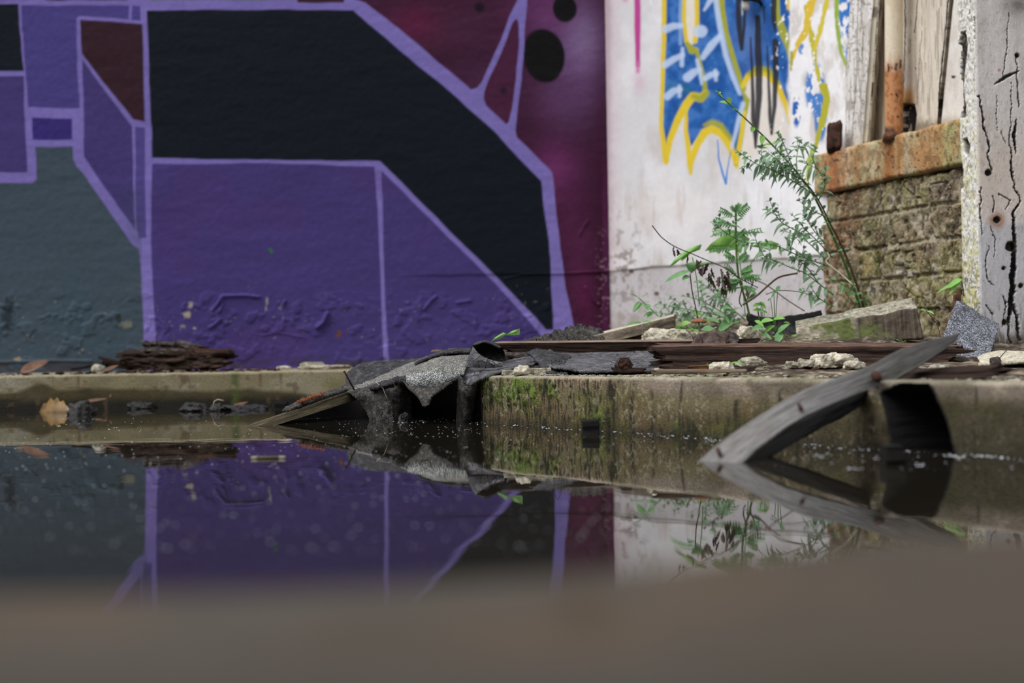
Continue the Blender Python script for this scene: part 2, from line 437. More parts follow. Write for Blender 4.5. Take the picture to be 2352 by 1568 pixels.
def hexa(name, C8, mat, parent=None, n=(40, 8, 8), amp=0.002, freq=(8, 60, 60), rag=0.0, seed=0, round_=0.0, holes=(), facing=None, topmat=None):
    """a solid between eight corners: C8 = [front TL, TR, BR, BL, back TL, TR, BR, BL]; grain noise along its length, ragged ends"""
    C = [np.array(c, float) for c in C8]
    L = np.linalg.norm(C[1] - C[0]); H = np.linalg.norm(C[3] - C[0]); D = np.linalg.norm(C[4] - C[0])
    na, nb, nc = n
    idx = {}; V = []; UV = []
    def vid(i, j, k):
        q = (i, j, k)
        if q not in idx:
            idx[q] = len(V)
            a, b, c = i / na, j / nb, k / nc
            a2, b2, c2 = a, b, c
            p = ((C[0] * (1 - a) + C[1] * a) * (1 - b) + (C[3] * (1 - a) + C[2] * a) * b) * (1 - c) + \
                ((C[4] * (1 - a) + C[5] * a) * (1 - b) + (C[7] * (1 - a) + C[6] * a) * b) * c
            ce = ((C[0] + C[3]) * (1 - a) + (C[1] + C[2]) * a) / 2 * (1 - 0.5) + ((C[4] + C[7]) * (1 - a) + (C[5] + C[6]) * a) / 2 * 0.5
            if round_:
                eb = max(abs(2 * b - 1), 0) ** 8; ec = max(abs(2 * c - 1), 0) ** 8; ea = max(abs(2 * a - 1), 0) ** 20
                p = p + (ce - p) * round_ * (eb * ec + 0.5 * ea * max(eb, ec))
            if rag:
                ex = (C[1] - C[0]) / L
                r = (mnoise.fractal(Vector((b * H * freq[1] * 1.5 + seed, c * D * freq[2] * 0.5, 3.1 * (a > 0.5))), 1.0, 2.0, 3))
                r2 = mnoise.noise(Vector((b * H * 45 + seed, c * D * 20, 9.7 + 5 * (a > 0.5))))
                w = max(0, 1 - min(a, 1 - a) * L / (rag * 2.5))
                p = p - ex * (1 if a < 0.5 else -1) * rag * w * (r * 0.9 + r2 * 0.9)
            v = Vector((a * L * freq[0] + seed, b * H * freq[1], c * D * freq[2]))
            nz = mnoise.fractal(v, 1.0, 2.0, 4)
            out = p - ce; ln = np.linalg.norm(out)
            p = p + out / (ln + 1e-9) * nz * amp
            V.append(p); UV.append((a * L, b * H, c * D))
        return idx[q]
    F = []; top = []
    for i in range(na):
        for j in range(nb):
            F.append((vid(i, j, 0), vid(i, j + 1, 0), vid(i + 1, j + 1, 0), vid(i + 1, j, 0))); top.append(0)
            F.append((vid(i, j, nc), vid(i + 1, j, nc), vid(i + 1, j + 1, nc), vid(i, j + 1, nc))); top.append(0)
    for i in range(na):
        for k in range(nc):
            F.append((vid(i, 0, k), vid(i + 1, 0, k), vid(i + 1, 0, k + 1), vid(i, 0, k + 1))); top.append(1)
            F.append((vid(i, nb, k), vid(i, nb, k + 1), vid(i + 1, nb, k + 1), vid(i + 1, nb, k))); top.append(0)
    for j in range(nb):
        for k in range(nc):
            F.append((vid(0, j, k), vid(0, j, k + 1), vid(0, j + 1, k + 1), vid(0, j + 1, k))); top.append(0)
            F.append((vid(na, j, k), vid(na, j + 1, k), vid(na, j + 1, k + 1), vid(na, j, k + 1))); top.append(0)
    return mk(name, V, np.array(F), [mat, topmat] if topmat else mat, parent, uvw=UV, midx=top if topmat else None)

def front(q, depth):               # eight corners from a front outline (four px, py, distance) and an extrusion
    f = [np.array(P(*c)) for c in q]
    return f + [c + np.array(depth) for c in f]

def tube(name, pts, r, mat, parent=None, sides=6, world=False):
    V, F = tube_vf([Vector(p) if world else P(*p) for p in pts], r, sides)
    return mk(name, V, F, mat, parent)

def tube_vf(pts, r, sides=6, V=None, F=None):
    V = [] if V is None else V; F = [] if F is None else F
    n = len(pts)
    rs = [r] * n if np.isscalar(r) else list(crom(np.array(r, float), n)) if len(r) != n else r
    b0 = len(V)
    for i in range(n):
        t = (pts[min(i + 1, n - 1)] - pts[max(i - 1, 0)]).normalized()
        u = t.cross(Vector((0.31, 0.87, 0.38))).normalized(); w = t.cross(u)
        for k in range(sides):
            a = 2 * math.pi * k / sides
            V.append(tuple(pts[i] + (u * math.cos(a) + w * math.sin(a)) * rs[i]))
    for i in range(n - 1):
        for k in range(sides):
            F.append((b0 + i * sides + k, b0 + i * sides + (k + 1) % sides, b0 + (i + 1) * sides + (k + 1) % sides, b0 + (i + 1) * sides + k))
    F.append(tuple(b0 + k for k in range(sides))[::-1]); F.append(tuple(b0 + (n - 1) * sides + k for k in range(sides)))
    return V, F

def stone(name, c, size, mat, seed, parent=None, cuts=7, amp=0.16, sub=4, rot=0.0, flat=0.35):
    """an angular broken stone resting on its base point c"""
    bm = bmesh.new(); bmesh.ops.create_icosphere(bm, subdivisions=sub, radius=1.0)
    rnd = random.Random(seed)
    pl = []
    for i in range(cuts):
        d = Vector((rnd.gauss(0, 1), rnd.gauss(0, 1), rnd.gauss(0, 0.8))).normalized()
        pl.append((d, rnd.uniform(0.55, 0.85)))
    pl.append((Vector((0, 0, -1)), flat)); pl.append((Vector((rnd.uniform(-.2, .2), rnd.uniform(-.2, .2), 1)).normalized(), rnd.uniform(0.6, 0.8)))
    for v in bm.verts:
        p = v.co.copy()
        for d, h in pl:
            q = p.dot(d)
            if q > h: p -= d * (q - h)
        s = Vector((seed * 3.7, seed * 1.3, 0))
        p *= 1 + amp * mnoise.fractal(p * 2.0 + s, 1.0, 2.0, 3) + 0.09 * mnoise.fractal(p * 7 + s, 1.0, 2.0, 3) + 0.05 * mnoise.fractal(p * 20 + s, 1.0, 2.0, 2)
        v.co = p
    zmin = min(v.co.z for v in bm.verts)
    cr, sr = math.cos(rot), math.sin(rot)
    V = []
    for v in bm.verts:
        x, y, z = v.co.x * size[0] / 1.5, v.co.y * size[1] / 1.5, (v.co.z - zmin) * size[2] / 1.25
        V.append((c[0] + x * cr - y * sr, c[1] + x * sr + y * cr, c[2] + z))
    F = np.array([[q.index for q in f.verts] for f in bm.faces])
    bm.free()
    return mk(name, V, F, mat, parent, smooth=True)

def leaf_vf(base, d, up, L, W, V, F, droop=0.3, fold=0.25, teeth=0, n=8, shape=1.0):
    d = d.normalized(); side = d.cross(up).normalized(); nrm = side.cross(d).normalized()
    b0 = len(V)
    for i in range(n + 1):
        t = i / n
        c = base + d * (L * t * (1 - 0.12 * droop * t)) - Vector((0, 0, 1)) * (droop * L * t * t)
        w = W * 0.5 * (math.sin(math.pi * t ** (0.75 * shape)) ** 0.8 if 0 < t < 1 else 0.0) + W * 0.02
        if teeth and 0 < i < n:
            w *= 1.25 if i % 2 else 1 - teeth
        V.append(tuple(c + side * w + nrm * (fold * w))); V.append(tuple(c)); V.append(tuple(c - side * w + nrm * (fold * w)))
    for i in range(n):
        a = b0 + 3 * i
        F.append((a, a + 1, a + 4, a + 3)); F.append((a + 1, a + 2, a + 5, a + 4))
# ------------------------------------------------------------------ the setting: water, kerbs, ground, walls
KZ = 0.085                                         # top of the concrete slab above the water
KA = np.array([-0.054, 2.65]); KD = np.array([0.5365, -0.844]); KN = np.array([0.844, 0.5365])
def kerb_y(X): return KA[1] + (X - KA[0]) * KD[1] / KD[0]

wm = [(-4, 0.1, 0), (1.60, 0.1, 0), (1.36, 0.45, 0), (0.02, 2.62, 0), (0.02, 3.66, 0), (-4, 3.66, 0)]
water = mk('water', wm, [(0, 1, 2, 3, 4, 5)], M_water, base=False)
tag(water, 'still dark water reflecting the painted wall', 'water', kind='stuff')

# --- wall with the mural -------------------------------------------------------------
WY = 4.135
XC = P(1398, 500, WY).x                            # the corner where the white wall starts
def axis(a, b, fine, lo, hi, coarse):
    return np.concatenate([np.arange(lo, a, coarse), np.arange(a, b, fine), np.linspace(b, hi, max(2, int((hi - b) / coarse) + 1))])

def paint_mural(x0, y0):
    x = x0 + 2.2 * (fbm(x0 / 60, y0 / 60, 2, 5) - 0.5) * 2
    y = y0 + 2.2 * (fbm(x0 / 60, y0 / 60, 2, 6) - 0.5) * 2
    LAV, PUR, DRK, GRN, BRN, MAG = (130, 116, 188), (72, 60, 120), (14, 22, 32), (68, 82, 94), (56, 30, 40), (62, 24, 50)
    p = Paint(x, y, MAG)
    c1 = fbm(x0 / 90, y0 / 110, 4, 11)
    p.mix(0.55 * ss(0.45, 0.7, c1), (84, 34, 70))
    p.blob(1322, 110, 60, 120, (122, 90, 138), 0.95)
    p.blob(1340, 90, 35, 60, (136, 112, 152), 0.7)
    p.blob(1255, 30, 60, 60, (112, 60, 112), 0.8)
    p.blob(1290, 220, 60, 70, (100, 62, 104), 0.7)
    p.blob(1275, 390, 50, 60, (116, 50, 104), 0.9)
    p.blob(965, 55, 60, 40, (104, 28, 66), 0.8)
    p.blob(1060, 60, 90, 60, (76, 38, 66), 0.6)
    p.blob(1130, 200, 80, 60, (86, 48, 86), 0.5)
    p.blob(1310, 500, 40, 110, (88, 34, 74), 0.6)
    p.blob(1330, 620, 30, 60, (98, 40, 80), 0.5)
    p.blob(1380, 700, 14, 400, (60, 16, 46), 0.9)
    p.blob(1345, 690, 20, 60, (104, 26, 72), 0.4)
    p.ell(1249, 128, 48, 62, -0.15, (12, 12, 14), 3)
    p.ell(1297, 20, 28, 32, -0.2, (13, 12, 15), 3)
    p.ell(1102, 17, 11, 11, 0, (26, 18, 26), 4)
    p.ell(1157, 208, 7, 7, 0, (40, 22, 38), 4)
    # the figure: one lavender shape, then its fields
    p.poly([(-4000, -700), (700, -700), (790, -60), (800, -8), (839, 6), (957, 100), (1082, 205), (1096, 202), (1107, 189), (1150, 92), (1171, 36),
            (1189, 0), (1212, -60), (1222, -60), (1213, 0), (1207, 57), (1200, 143), (1186, 279), (1184, 300), (1188, 316), (1268, 396), (1271, 421), (1286, 560),
            (1300, 660), (1322, 760), (1335, 950), (-4000, 950)], LAV)
    p.poly([(1184, 44), (1190, 46), (1193, 60), (1192, 93), (1177, 246), (1168, 280), (1162, 286), (1117, 240), (1112, 226), (1113, 212), (1121, 189), (1150, 125), (1176, 56)], (76, 32, 62))
    p.ell(1157, 208, 7, 7, 0, (40, 22, 38), 4)
    p.poly([(345, -700), (690, -700), (775, -70), (740, -1), (345, 1)], (96, 116, 112))
    p.poly([(680, -40), (790, -40), (790, 6), (683, 5)], BRN)
    p.poly([(338, 24), (600, 22), (811, 23), (921, 118), (1050, 223), (1139, 307), (1200, 372), (1243, 416), (1248, 464), (1261, 560), (1271, 757), (1255, 757),
            (1140, 636), (1054, 551), (986, 482), (872, 370), (760, 368), (560, 366), (440, 366), (349, 362)], DRK)
    p.poly([(350, 376), (440, 378), (560, 374), (700, 376), (860, 383), (866, 480), (872, 600), (878, 760), (886, 960), (364, 960), (358, 800), (349, 640), (347, 560)], PUR)
    p.poly([(875, 392), (986, 499), (1054, 568), (1140, 654), (1246, 772), (1330, 900), (1330, 960), (900, 960), (893, 830), (884, 700), (880, 560)], PUR)
    p.poly([(182, 46), (327, 54), (333, 281), (307, 275), (188, 123)], BRN)
    p.poly([(190, 137), (303, 290), (310, 526), (192, 361)], PUR)
    p.poly([(310, 292), (332, 294), (336, 545), (318, 545), (313, 520)], (84, 72, 140))
    p.poly([(80, 336), (166, 337), (168, 368), (176, 384), (195, 404), (303, 560), (318, 572), (326, 640), (331, 800), (334, 960), (-4000, 960), (-4000, 420), (76, 420), (84, 412)], GRN)
    p.poly([(48, 12), (296, 12), (296, 44), (250, 41), (180, 37), (174, 44), (178, 150), (182, 250), (66, 247), (58, 165)], (78, 68, 136))
    p.poly([(303, 12), (322, 14), (324, 47), (303, 45)], (80, 70, 138))
    p.poly([(73, 270), (164, 273), (165, 321), (76, 320)], (58, 44, 118))
    p.poly([(-4000, 9), (41, 9), (54, 164), (-4000, 164)], DRK)
    p.poly([(-4000, 174), (54, 175), (62, 395), (-4000, 395)], PUR)
    p.poly([(-4000, -400), (105, -400), (105, -2), (-4000, -4)], (70, 60, 110))
    p.poly([(105, -400), (292, -400), (292, 0), (105, 0)], BRN)
    # rolled paint: uneven tone inside the fields, scuffs, chips
    t = fbm(x0 / 170, y0 / 45, 4, 21)
    p.mix(0.35 * ss(0.5, 0.75, t) * (x0 < 1300), (84, 60, 130) if False else p.c * 1.12)
    p.mix(0.30 * ss(0.5, 0.25, t), p.c * 0.82)
    g = fbm(x0 / 200, y0 / 160, 3, 31)
    p.mix(0.25 * ss(0.5, 0.7, g) * (sd_poly(x, y, [(347, 376), (870, 383), (1250, 770), (1250, 860), (356, 860)]) < -6), (84, 52, 112))
    p.mix(0.4 * ss(0.5, 0.7, g) * (x0 < 325) * (y0 > 430), (62, 82, 92))
    n = fbm(x0 / 9, y0 / 9, 3, 41)
    low = ss(600, 760, y0)
    p.mix(0.7 * ss(0.80, 0.86, n) * low, (150, 140, 132))
    for cx, cy, rx, ry, c in [(429, 722, 9, 8, (168, 156, 140)), (437, 700, 5, 8, (150, 140, 140)), (420, 750, 7, 4, (140, 128, 140)), (447, 754, 4, 3, (160, 150, 140)),
                              (613, 690, 3, 8, (150, 140, 140)), (611, 708, 3, 6, (140, 130, 140)), (645, 706, 6, 4, (130, 116, 150)), (778, 766, 5, 9, (112, 70, 48)),
                              (697, 762, 3, 6, (96, 74, 100)), (622, 576, 6, 5, (40, 120, 62)), (40, 824, 12, 4, (150, 138, 110)), (290, 745, 14, 9, (120, 122, 108)), (18, 720, 14, 40, (46, 56, 64)), (272, 730, 8, 12, (52, 58, 60))]:
        k = fbm(x0 / 5, y0 / 5, 2, 47)
        d = np.sqrt(((x0 - cx) / rx) ** 2 + ((y0 - cy) / ry) ** 2) + (k - 0.5) * 1.2
        p.mix(ss(1.1, 0.75, d), c)
    p.mix(0.75 * ss(0.46, 0.6, fbm(x0 / 40, y0 / 10, 3, 51)) * ss(812, 836, y0 + 14 * (fbm(x0 / 50, y0 / 50, 2, 52) - 0.5)), (66, 58, 62))
    p.mix(0.8 * ss(0.62, 0.70, fbm(x0 / 6, y0 / 6, 3, 55)) * ss(1362, 1386, x0) * ss(480, 620, y0), (158, 132, 140))
    sp = ss(3, -3, np.abs(x0 - 1391 - 6 * (fbm(x0 / 10, y0 / 60, 2, 56) - 0.5)) - 7)
    p.mix(0.5 * sp * ss(300, 500, y0), (92, 36, 78))
    return p.c

def relief_mural(x, y):
    h = 0.0016 * (fbm(x / 70, y / 25, 3, 61) - 0.5) + 0.0008 * (fbm(x / 9, y / 9, 2, 62) - 0.5)
    low = ss(640, 720, y) * ss(1400, 1200, x)
    fl = fbm(x / 34, y / 26, 4, 63)
    h = h + low * 0.0025 * ss(0.58, 0.64, fl) + low * 0.002 * (fbm(x / 14, y / 10, 3, 64) - 0.5)
    # blistered edges the photo shows
    for pts, w, a in [([(488, 712), (506, 690), (512, 680), (560, 678), (596, 682)], 5, 0.006), ([(508, 682), (512, 700), (504, 716)], 5, 0.006), ([(482, 752), (498, 742), (506, 734)], 5, 0.006),
                      ([(730, 752), (744, 740), (752, 720)], 8, 0.014), ([(640, 694), (648, 704), (655, 690)], 4, 0.006), ([(600, 770), (640, 764), (700, 775)], 3, 0.003),
                      ([(974, 710), (990, 690), (1002, 680)], 5, 0.006), ([(1160, 640), (1200, 630), (1300, 628), (1398, 622)], 3, 0.003), ([(1050, 695), (1080, 690)], 5, 0.004),
                      ([(0, 832), (120, 828), (210, 829)], 4, 0.005), ([(1345, 660), (1362, 690), (1376, 700)], 5, 0.006), ([(1330, 540), (1344, 516), (1352, 505)], 3, 0.003)]:
        h = h + a * ss(w, 0, sd_line(x, y, pts, 0))
    led = 628 - 0.016 * (x - 1300) + 3 * (fbm(x / 40, y * 0, 2, 66) - 0.5)
    h = h - 0.003 * ss(led - 2, led + 3, y) * ss(850, 1050, x)
    return h

xs = axis(P(-300, 400, WY).x, XC, 0.0031, -3.6, XC, 0.12)
zs = axis(0.03, P(600, -70, WY).z, 0.0031, -0.02, 2.6, 0.12)
X, Z = np.meshgrid(xs, zs)
V = np.stack([X, np.full_like(X, WY), Z], -1)
px, py = project(V)
V[..., 1] -= relief_mural(px, py)
V[..., 1][:, -1] = WY
g_mural = 0.96
o = mk('wall_back', V, grid_faces(*X.shape), M_mural, col=paint_mural(px, py) * g_mural, base=False)
tag(o, 'rendered wall painted with a purple and black mural', kind='structure')

# --- white plaster wall with graffiti, turning towards the camera ---------------------
def hitw(px, py, p0, d):                            # a sight line meets the upright plane through p0 along d
    r = ray(px, py)
    t = (p0[0] * d[1] - p0[1] * d[0]) / (r[0] * d[1] - r[1] * d[0])
    return Vector((r[0] * t, r[1] * t, HC + r[2] * t))
W0 = np.array([XC, WY]); c1 = P(1890, 500, 3.67)
W1 = np.array([c1.x, c1.y]); WD = (W1 - W0) / np.linalg.norm(W1 - W0); WN = np.array([WD[1], -WD[0]])   # WN faces the room
LEN_W = np.linalg.norm(W1 - W0)

def paint_white(x0, y0):
    x = x0 + 2 * (fbm(x0 / 30, y0 / 30, 2, 105) - 0.5); y = y0 + 2 * (fbm(x0 / 30, y0 / 30, 2, 106) - 0.5)
    Q = lambda *a: [(1380 + u / 3.484, v / 3.484) for u, v in a]
    p = Paint(x, y, (212, 210, 212))
    p.mix(0.6 * ss(0.5, 0.75, fbm(x0 / 40, y0 / 120, 4, 71)), (196, 186, 182))
    p.mix(0.5 * ss(0.5, 0.3, fbm(x0 / 60, y0 / 100, 4, 72)), (232, 230, 234))
    p.blob(1560, 480, 120, 60, (224, 218, 216), 0.6); p.blob(1800, 420, 90, 90, (240, 240, 244), 0.8)  # brighter light towards the right painted into the plaster
    p.mix(0.35 * ss(0.55, 0.7, fbm(x0 / 16, y0 / 90, 3, 73)) * ss(400, 470, y0), (184, 170, 160))
    p.mix(0.9 * ss(1414, 1396, x0 + 6 * (fbm(x0 / 12, y0 / 12, 2, 74) - 0.5)), (172, 150, 158))
    p.blob(1412, 100, 16, 900, (206, 188, 196), 0.5)
    p.blob(1468, 190, 14, 26, (206, 170, 190), 0.6)
    p.line([(1464, -200), (1464, 60), (1465, 150)], [8, 7, 5], (184, 62, 140), 3); p.line([(1465, 145), (1465, 164)], 4, (196, 110, 164), 5)
    p.line([(1492, -20), (1496, 10)], 2, (226, 228, 240), 2); p.blob(1436, -4, 7, 8, (196, 110, 160), 0.9)
    # blue lettering
    BLUE, YEL, OLV = (30, 94, 168), (218, 190, 44), (158, 160, 48)
    blue = Q((500, -800), (1525, -800), (1530, 0), (1508, 200), (1500, 330), (1520, 500), (1535, 580), (1560, 650), (1555, 850), (1548, 1060), (1475, 830), (1390, 650), (1280, 570), (1185, 600),
             (1140, 690), (1190, 790), (1165, 900), (1090, 1260), (1055, 1180), (980, 1050), (890, 1000), (810, 1040), (722, 1170), (690, 1060), (685, 920), (715, 830), (650, 910), (565, 1090), (525, 1200), (500, 1050), (505, 500))
    a = ss(2, -2, sd_poly(x, y, blue))
    tone = fbm(x0 / 18, y0 / 22, 4, 75)
    p.mix(a, (28, 92, 166)); p.mix(a * ss(0.48, 0.7, tone), (58, 112, 182)); p.mix(a * ss(0.5, 0.3, tone), (16, 76, 150))
    p.mix(a * 0.6 * np.exp(-((x - 1718) / 34) ** 2 - ((y - 90) / 60) ** 2), (96, 122, 176))
    p.line(Q((640, -100), (636, 350)), 4.5, (130, 166, 216), 3, 0.8)
    # light hole with its yellow edge
    hole = Q((665, -300), (775, -300), (765, 200), (752, 340), (720, 372), (690, 330), (668, 180))
    p.poly(hole, (222, 214, 202), 3)
    p.line(Q((668, -200), (664, 160), (684, 330), (722, 386), (764, 400)), 1.2 * 4, YEL, 3); p.line(Q((775, -200), (768, 190), (758, 330)), 1.2 * 4.5, YEL, 3)
    p.line(Q((690, 350), (730, 400), (770, 410), (790, 500), (830, 650), (836, 740)), 1.2 * np.array([4, 8, 4, 4, 4, 5], float), OLV, 3)
    p.line(Q((560, 700), (700, 720)), 8, (30, 110, 110), 14, 0.5)
    p.line(Q((840, 740), (800, 780), (735, 770), (690, 830), (620, 950), (555, 1120), (522, 1300)), 1.2 * np.array([5, 8, 8, 8, 7, 6, 4], float), YEL, 3)
    p.line(Q((845, 745), (800, 790), (740, 770)), 1.2 * np.array([6, 7, 5], float), OLV, 5)
    p.line(Q((507, -300), (505, 300), (490, 800), (484, 1000), (520, 1290)), 1.2 * np.array([4.5, 4.5, 4, 4, 6], float), YEL, 3)
    p.line(Q((680, 900), (682, 1040), (716, 1320), (720, 1390)), 1.2 * np.array([3, 4, 6, 3], float), YEL, 3)
    p.line(Q((720, 1310), (770, 1160), (830, 1060), (890, 1030), (960, 1060), (1020, 1140), (1080, 1290), (1090, 1330)), 1.2 * np.array([5, 7, 8, 8, 8, 8, 5, 4], float), YEL, 3)
    p.line(Q((830, 1000), (890, 975), (960, 1000), (1040, 1110)), 1.2 * np.array([3, 5, 5, 4], float), OLV, 5)
    p.line(Q((940, -300), (960, 60), (1000, 250), (1060, 470), (1120, 660), (1170, 780), (1150, 900), (1130, 1060), (1080, 1310)), 1.2 * np.array([9, 8, 5, 5, 5, 7, 5, 5, 4], float), OLV, 3)
    p.line(Q((1150, 900), (1130, 1060), (1084, 1300)), 1.2 * 4, YEL, 3)
    p.line(Q((1135, 690), (1180, 610), (1250, 570), (1330, 590), (1420, 690), (1490, 870), (1545, 1080)), 1.2 * np.array([4, 6, 7, 7, 6, 5, 4], float), YEL, 3)
    p.line(Q((1180, 590), (1250, 540), (1340, 560), (1420, 660)), 1.2 * np.array([3, 5, 5, 3], float), OLV, 6)
    inner = Q((1150, 740), (1200, 640), (1260, 612), (1330, 640), (1400, 730), (1460, 880), (1510, 1080), (1110, 1330), (1150, 1080), (1195, 800))
    p.poly(inner, (222, 214, 206), 4)
    p.line(Q((1395, -200), (1410, 120), (1460, 260), (1500, 360), (1525, 480), (1525, 540)), 1.2 * np.array([6, 6, 8, 7, 5, 4], float), OLV, 3)
    p.line(Q((1506, -100), (1508, 60)), 1.2 * 5, YEL, 3)
    # pale strokes
    PALE = (190, 208, 236)
    for pts, w in [(((520, 235), (580, 210), (640, 205)), [9, 8, 6]), (((515, 520), (590, 470), (650, 440)), [8, 7, 6]), (((652, 390), (650, 520)), [4, 5]), (((690, 620), (740, 580), (790, 555)), [10, 9, 5]),
                   (((770, 480), (790, 560), (808, 670)), [4, 5, 3]), (((535, 770), (580, 730), (635, 715)), [9, 8, 6]), (((630, 690), (632, 770)), [4, 4]), (((835, 630), (880, 600), (920, 590)), [6, 7, 7]),
                   (((915, 565), (920, 640)), [4, 4]), (((815, 460), (880, 370), (950, 290)), [6, 9, 6]), (((785, 250), (800, 250)), [14, 15]), (((905, -100), (950, 200), (1000, 440), (1060, 620), (1112, 750)), [6, 6, 6, 6, 4]),
                   (((1136, 830), (1100, 980), (1050, 1180)), [5, 5, 4]), (((880, 0), (830, 80)), [6, 3]), (((1120, 40), (1130, 110)), [5, 4])]:
        p.line(Q(*pts), w, PALE, 3.5, 0.82)
    # thin blue v, black drips
    p.line(Q((932, 1120), (945, 1270), (985, 1420), (1002, 1470)), [1.2, 2, 2.5, 2.5], (62, 128, 204), 1.5); p.line(Q((1002, 1470), (1012, 1350), (1040, 1220)), [2.5, 1.5, 1.2], (62, 128, 204), 1.5)
    BLK = (30, 30, 38)
    for pts, w in [(((1100, -200), (1105, 200), (1126, 390)), [5, 5, 3]), (((1160, -100), (1145, 200), (1128, 390)), [3, 3, 3]), (((1255, 140), (1262, 500), (1264, 800), (1240, 1180)), [5, 6.5, 6, 2]),
                   (((1198, 300), (1210, 620), (1222, 950), (1240, 1180)), [1.5, 3, 4.5, 2]), (((1333, 370), (1340, 620), (1354, 950), (1365, 1070)), [1.5, 2.5, 3.5, 2]),
                   (((1397, 330), (1400, 560), (1388, 850), (1365, 1075)), [5.5, 5.5, 4, 2]), (((1385, -100), (1385, 150), (1392, 250)), [5, 5, 2]), (((1310, 60), (1306, 180)), [2, 1])]:
        p.line(Q(*pts), np.array(w) * 1.25, BLK, 2.2, 0.95)
    # peeled paint to the right: bare white with blue and yellow remains
    right = ss(1806, 1818, x0 + 14 * (fbm(x0 / 14, y0 / 40, 3, 77) - 0.5))
    bare = Paint(x, y, (236, 234, 236)); bare.mix(0.8 * ss(0.5, 0.7, fbm(x0 / 22, y0 / 60, 4, 78)), (206, 198, 192))
    k = fbm(x0 / 10, y0 / 16, 4, 79)
    bare.mix(ss(0.47, 0.52, k) * ss(1.1, 0.7, np.sqrt(((x0 - 1872) / 26) ** 2 + ((y0 - 205) / 66) ** 2)), (74, 126, 198))
    bare.mix(ss(0.44, 0.5, k) * ss(1.1, 0.7, np.sqrt(((x0 - 1829) / 11) ** 2 + ((y0 - 255) / 40) ** 2)), (38, 98, 178))
    bare.mix(ss(0.46, 0.5, k) * ss(1.1, 0.7, np.sqrt(((x0 - 1840) / 8) ** 2 + ((y0 - 112) / 14) ** 2)), (96, 140, 198))
    bare.mix(ss(0.44, 0.52, k) * ss(1.1, 0.7, np.sqrt(((x0 - 1884) / 16) ** 2 + ((y0 - 270) / 60) ** 2)), (70, 124, 192))
    j = (k - 0.5) * 9
    for pts, w, c in [(((1650, 60), (1662, 200), (1700, 400), (1720, 520), (1745, 640)), [7, 6, 6, 4, 3], (190, 178, 50)), (((1690, 0), (1640, 250), (1560, 380), (1530, 470)), [10, 8, 6, 5], (216, 184, 60)),
                      (((1815, -60), (1790, 100), (1745, 280), (1700, 400)), [7, 6, 5, 4], (206, 190, 60)), (((1780, 690), (1805, 780), (1790, 900), (1745, 1060), (1722, 1180)), [9, 9, 8, 7, 4], (176, 172, 46)),
                      (((1690, 1210), (1668, 1330), (1648, 1490)), [7, 7, 3], (170, 180, 66)), (((1525, 420), (1520, 560)), [5, 3], OLV)]:
        bare.mix(ss(2, -2, sd_line(x, y, Q(*pts), w) + j), c)
    b2 = ss(2, -2, sd_poly(x, y, Q((1895, -300), (2300, -300), (2300, 500), (1965, 480), (1910, 330), (1885, 100))) + j * 0.6)
    bare.mix(b2 * ss(0.64, 0.5, k), (52, 118, 196))
    bare.mix(ss(2, -2, sd_line(x, y, Q((1880, -200), (1890, 200), (1920, 420), (1965, 540)), [6, 5, 4, 3]) + j * 0.4), (148, 172, 60))
    p.mix(right, bare.c)
    p.mix(ss(0.73, 0.77, fbm(x0 / 7, y0 / 11, 3, 80)) * ss(1760, 1800, x0), (238, 236, 238))
    # lower part under the ledge, dirt
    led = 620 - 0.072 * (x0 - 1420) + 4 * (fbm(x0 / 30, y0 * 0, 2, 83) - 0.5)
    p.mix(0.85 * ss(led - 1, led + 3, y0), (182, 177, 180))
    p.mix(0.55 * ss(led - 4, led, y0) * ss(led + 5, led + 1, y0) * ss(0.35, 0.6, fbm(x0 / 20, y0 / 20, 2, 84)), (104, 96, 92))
    dk = fbm(x0 / 10, y0 / 14, 4, 85)
    p.mix(0.7 * ss(0.56, 0.68, dk) * np.exp(-((x0 - 1435) / 42) ** 2 - ((y0 - 610) / 120) ** 2), (112, 100, 92))
    p.mix(0.30 * ss(0.5, 0.65, dk) * ss(560, 640, y0) * ss(1620, 1480, x0), (150, 138, 134))
    p.mix(0.4 * ss(0.66, 0.72, fbm(x0 / 5, y0 / 7, 3, 86)) * ss(600, 660, y0), (120, 108, 104))
    for cx, cy in [(1506, 674), (1448, 623)]:
        p.mix(ss(1.2, 0.8, np.sqrt(((x0 - cx) / 6) ** 2 + ((y0 - cy) / 5) ** 2)), (96, 84, 78))
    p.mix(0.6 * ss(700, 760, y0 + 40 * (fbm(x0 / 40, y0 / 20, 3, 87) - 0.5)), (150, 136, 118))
    return p.c

us = np.concatenate([np.arange(0, LEN_W + 0.16, 0.0021), np.linspace(LEN_W + 0.18, LEN_W + 0.6, 6)])
zs = axis(0.1, P(1600, -60, 3.9).z, 0.0023, -0.02, 2.6, 0.12)
U, Z = np.meshgrid(us, zs)
V = np.stack([W0[0] + U * WD[0], W0[1] + U * WD[1], Z], -1)
px, py = project(V)
led = 620 - 0.072 * (px - 1420) + 4 * (fbm(px / 30, py * 0, 2, 83) - 0.5)
h = 0.0016 * (fbm(px / 60, py / 60, 3, 91) - 0.5) - 0.004 * ss(led - 2, led + 3, py) + 0.0012 * ss(1800, 1815, px + 14 * (fbm(px / 14, py / 40, 3, 77) - 0.5)) * -1
h[:, 0] = 0
V[..., 0] += WN[0] * h; V[..., 1] += WN[1] * h
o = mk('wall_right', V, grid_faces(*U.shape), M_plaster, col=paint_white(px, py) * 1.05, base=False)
tag(o, 'white plaster wall with blue and yellow lettering', kind='structure')

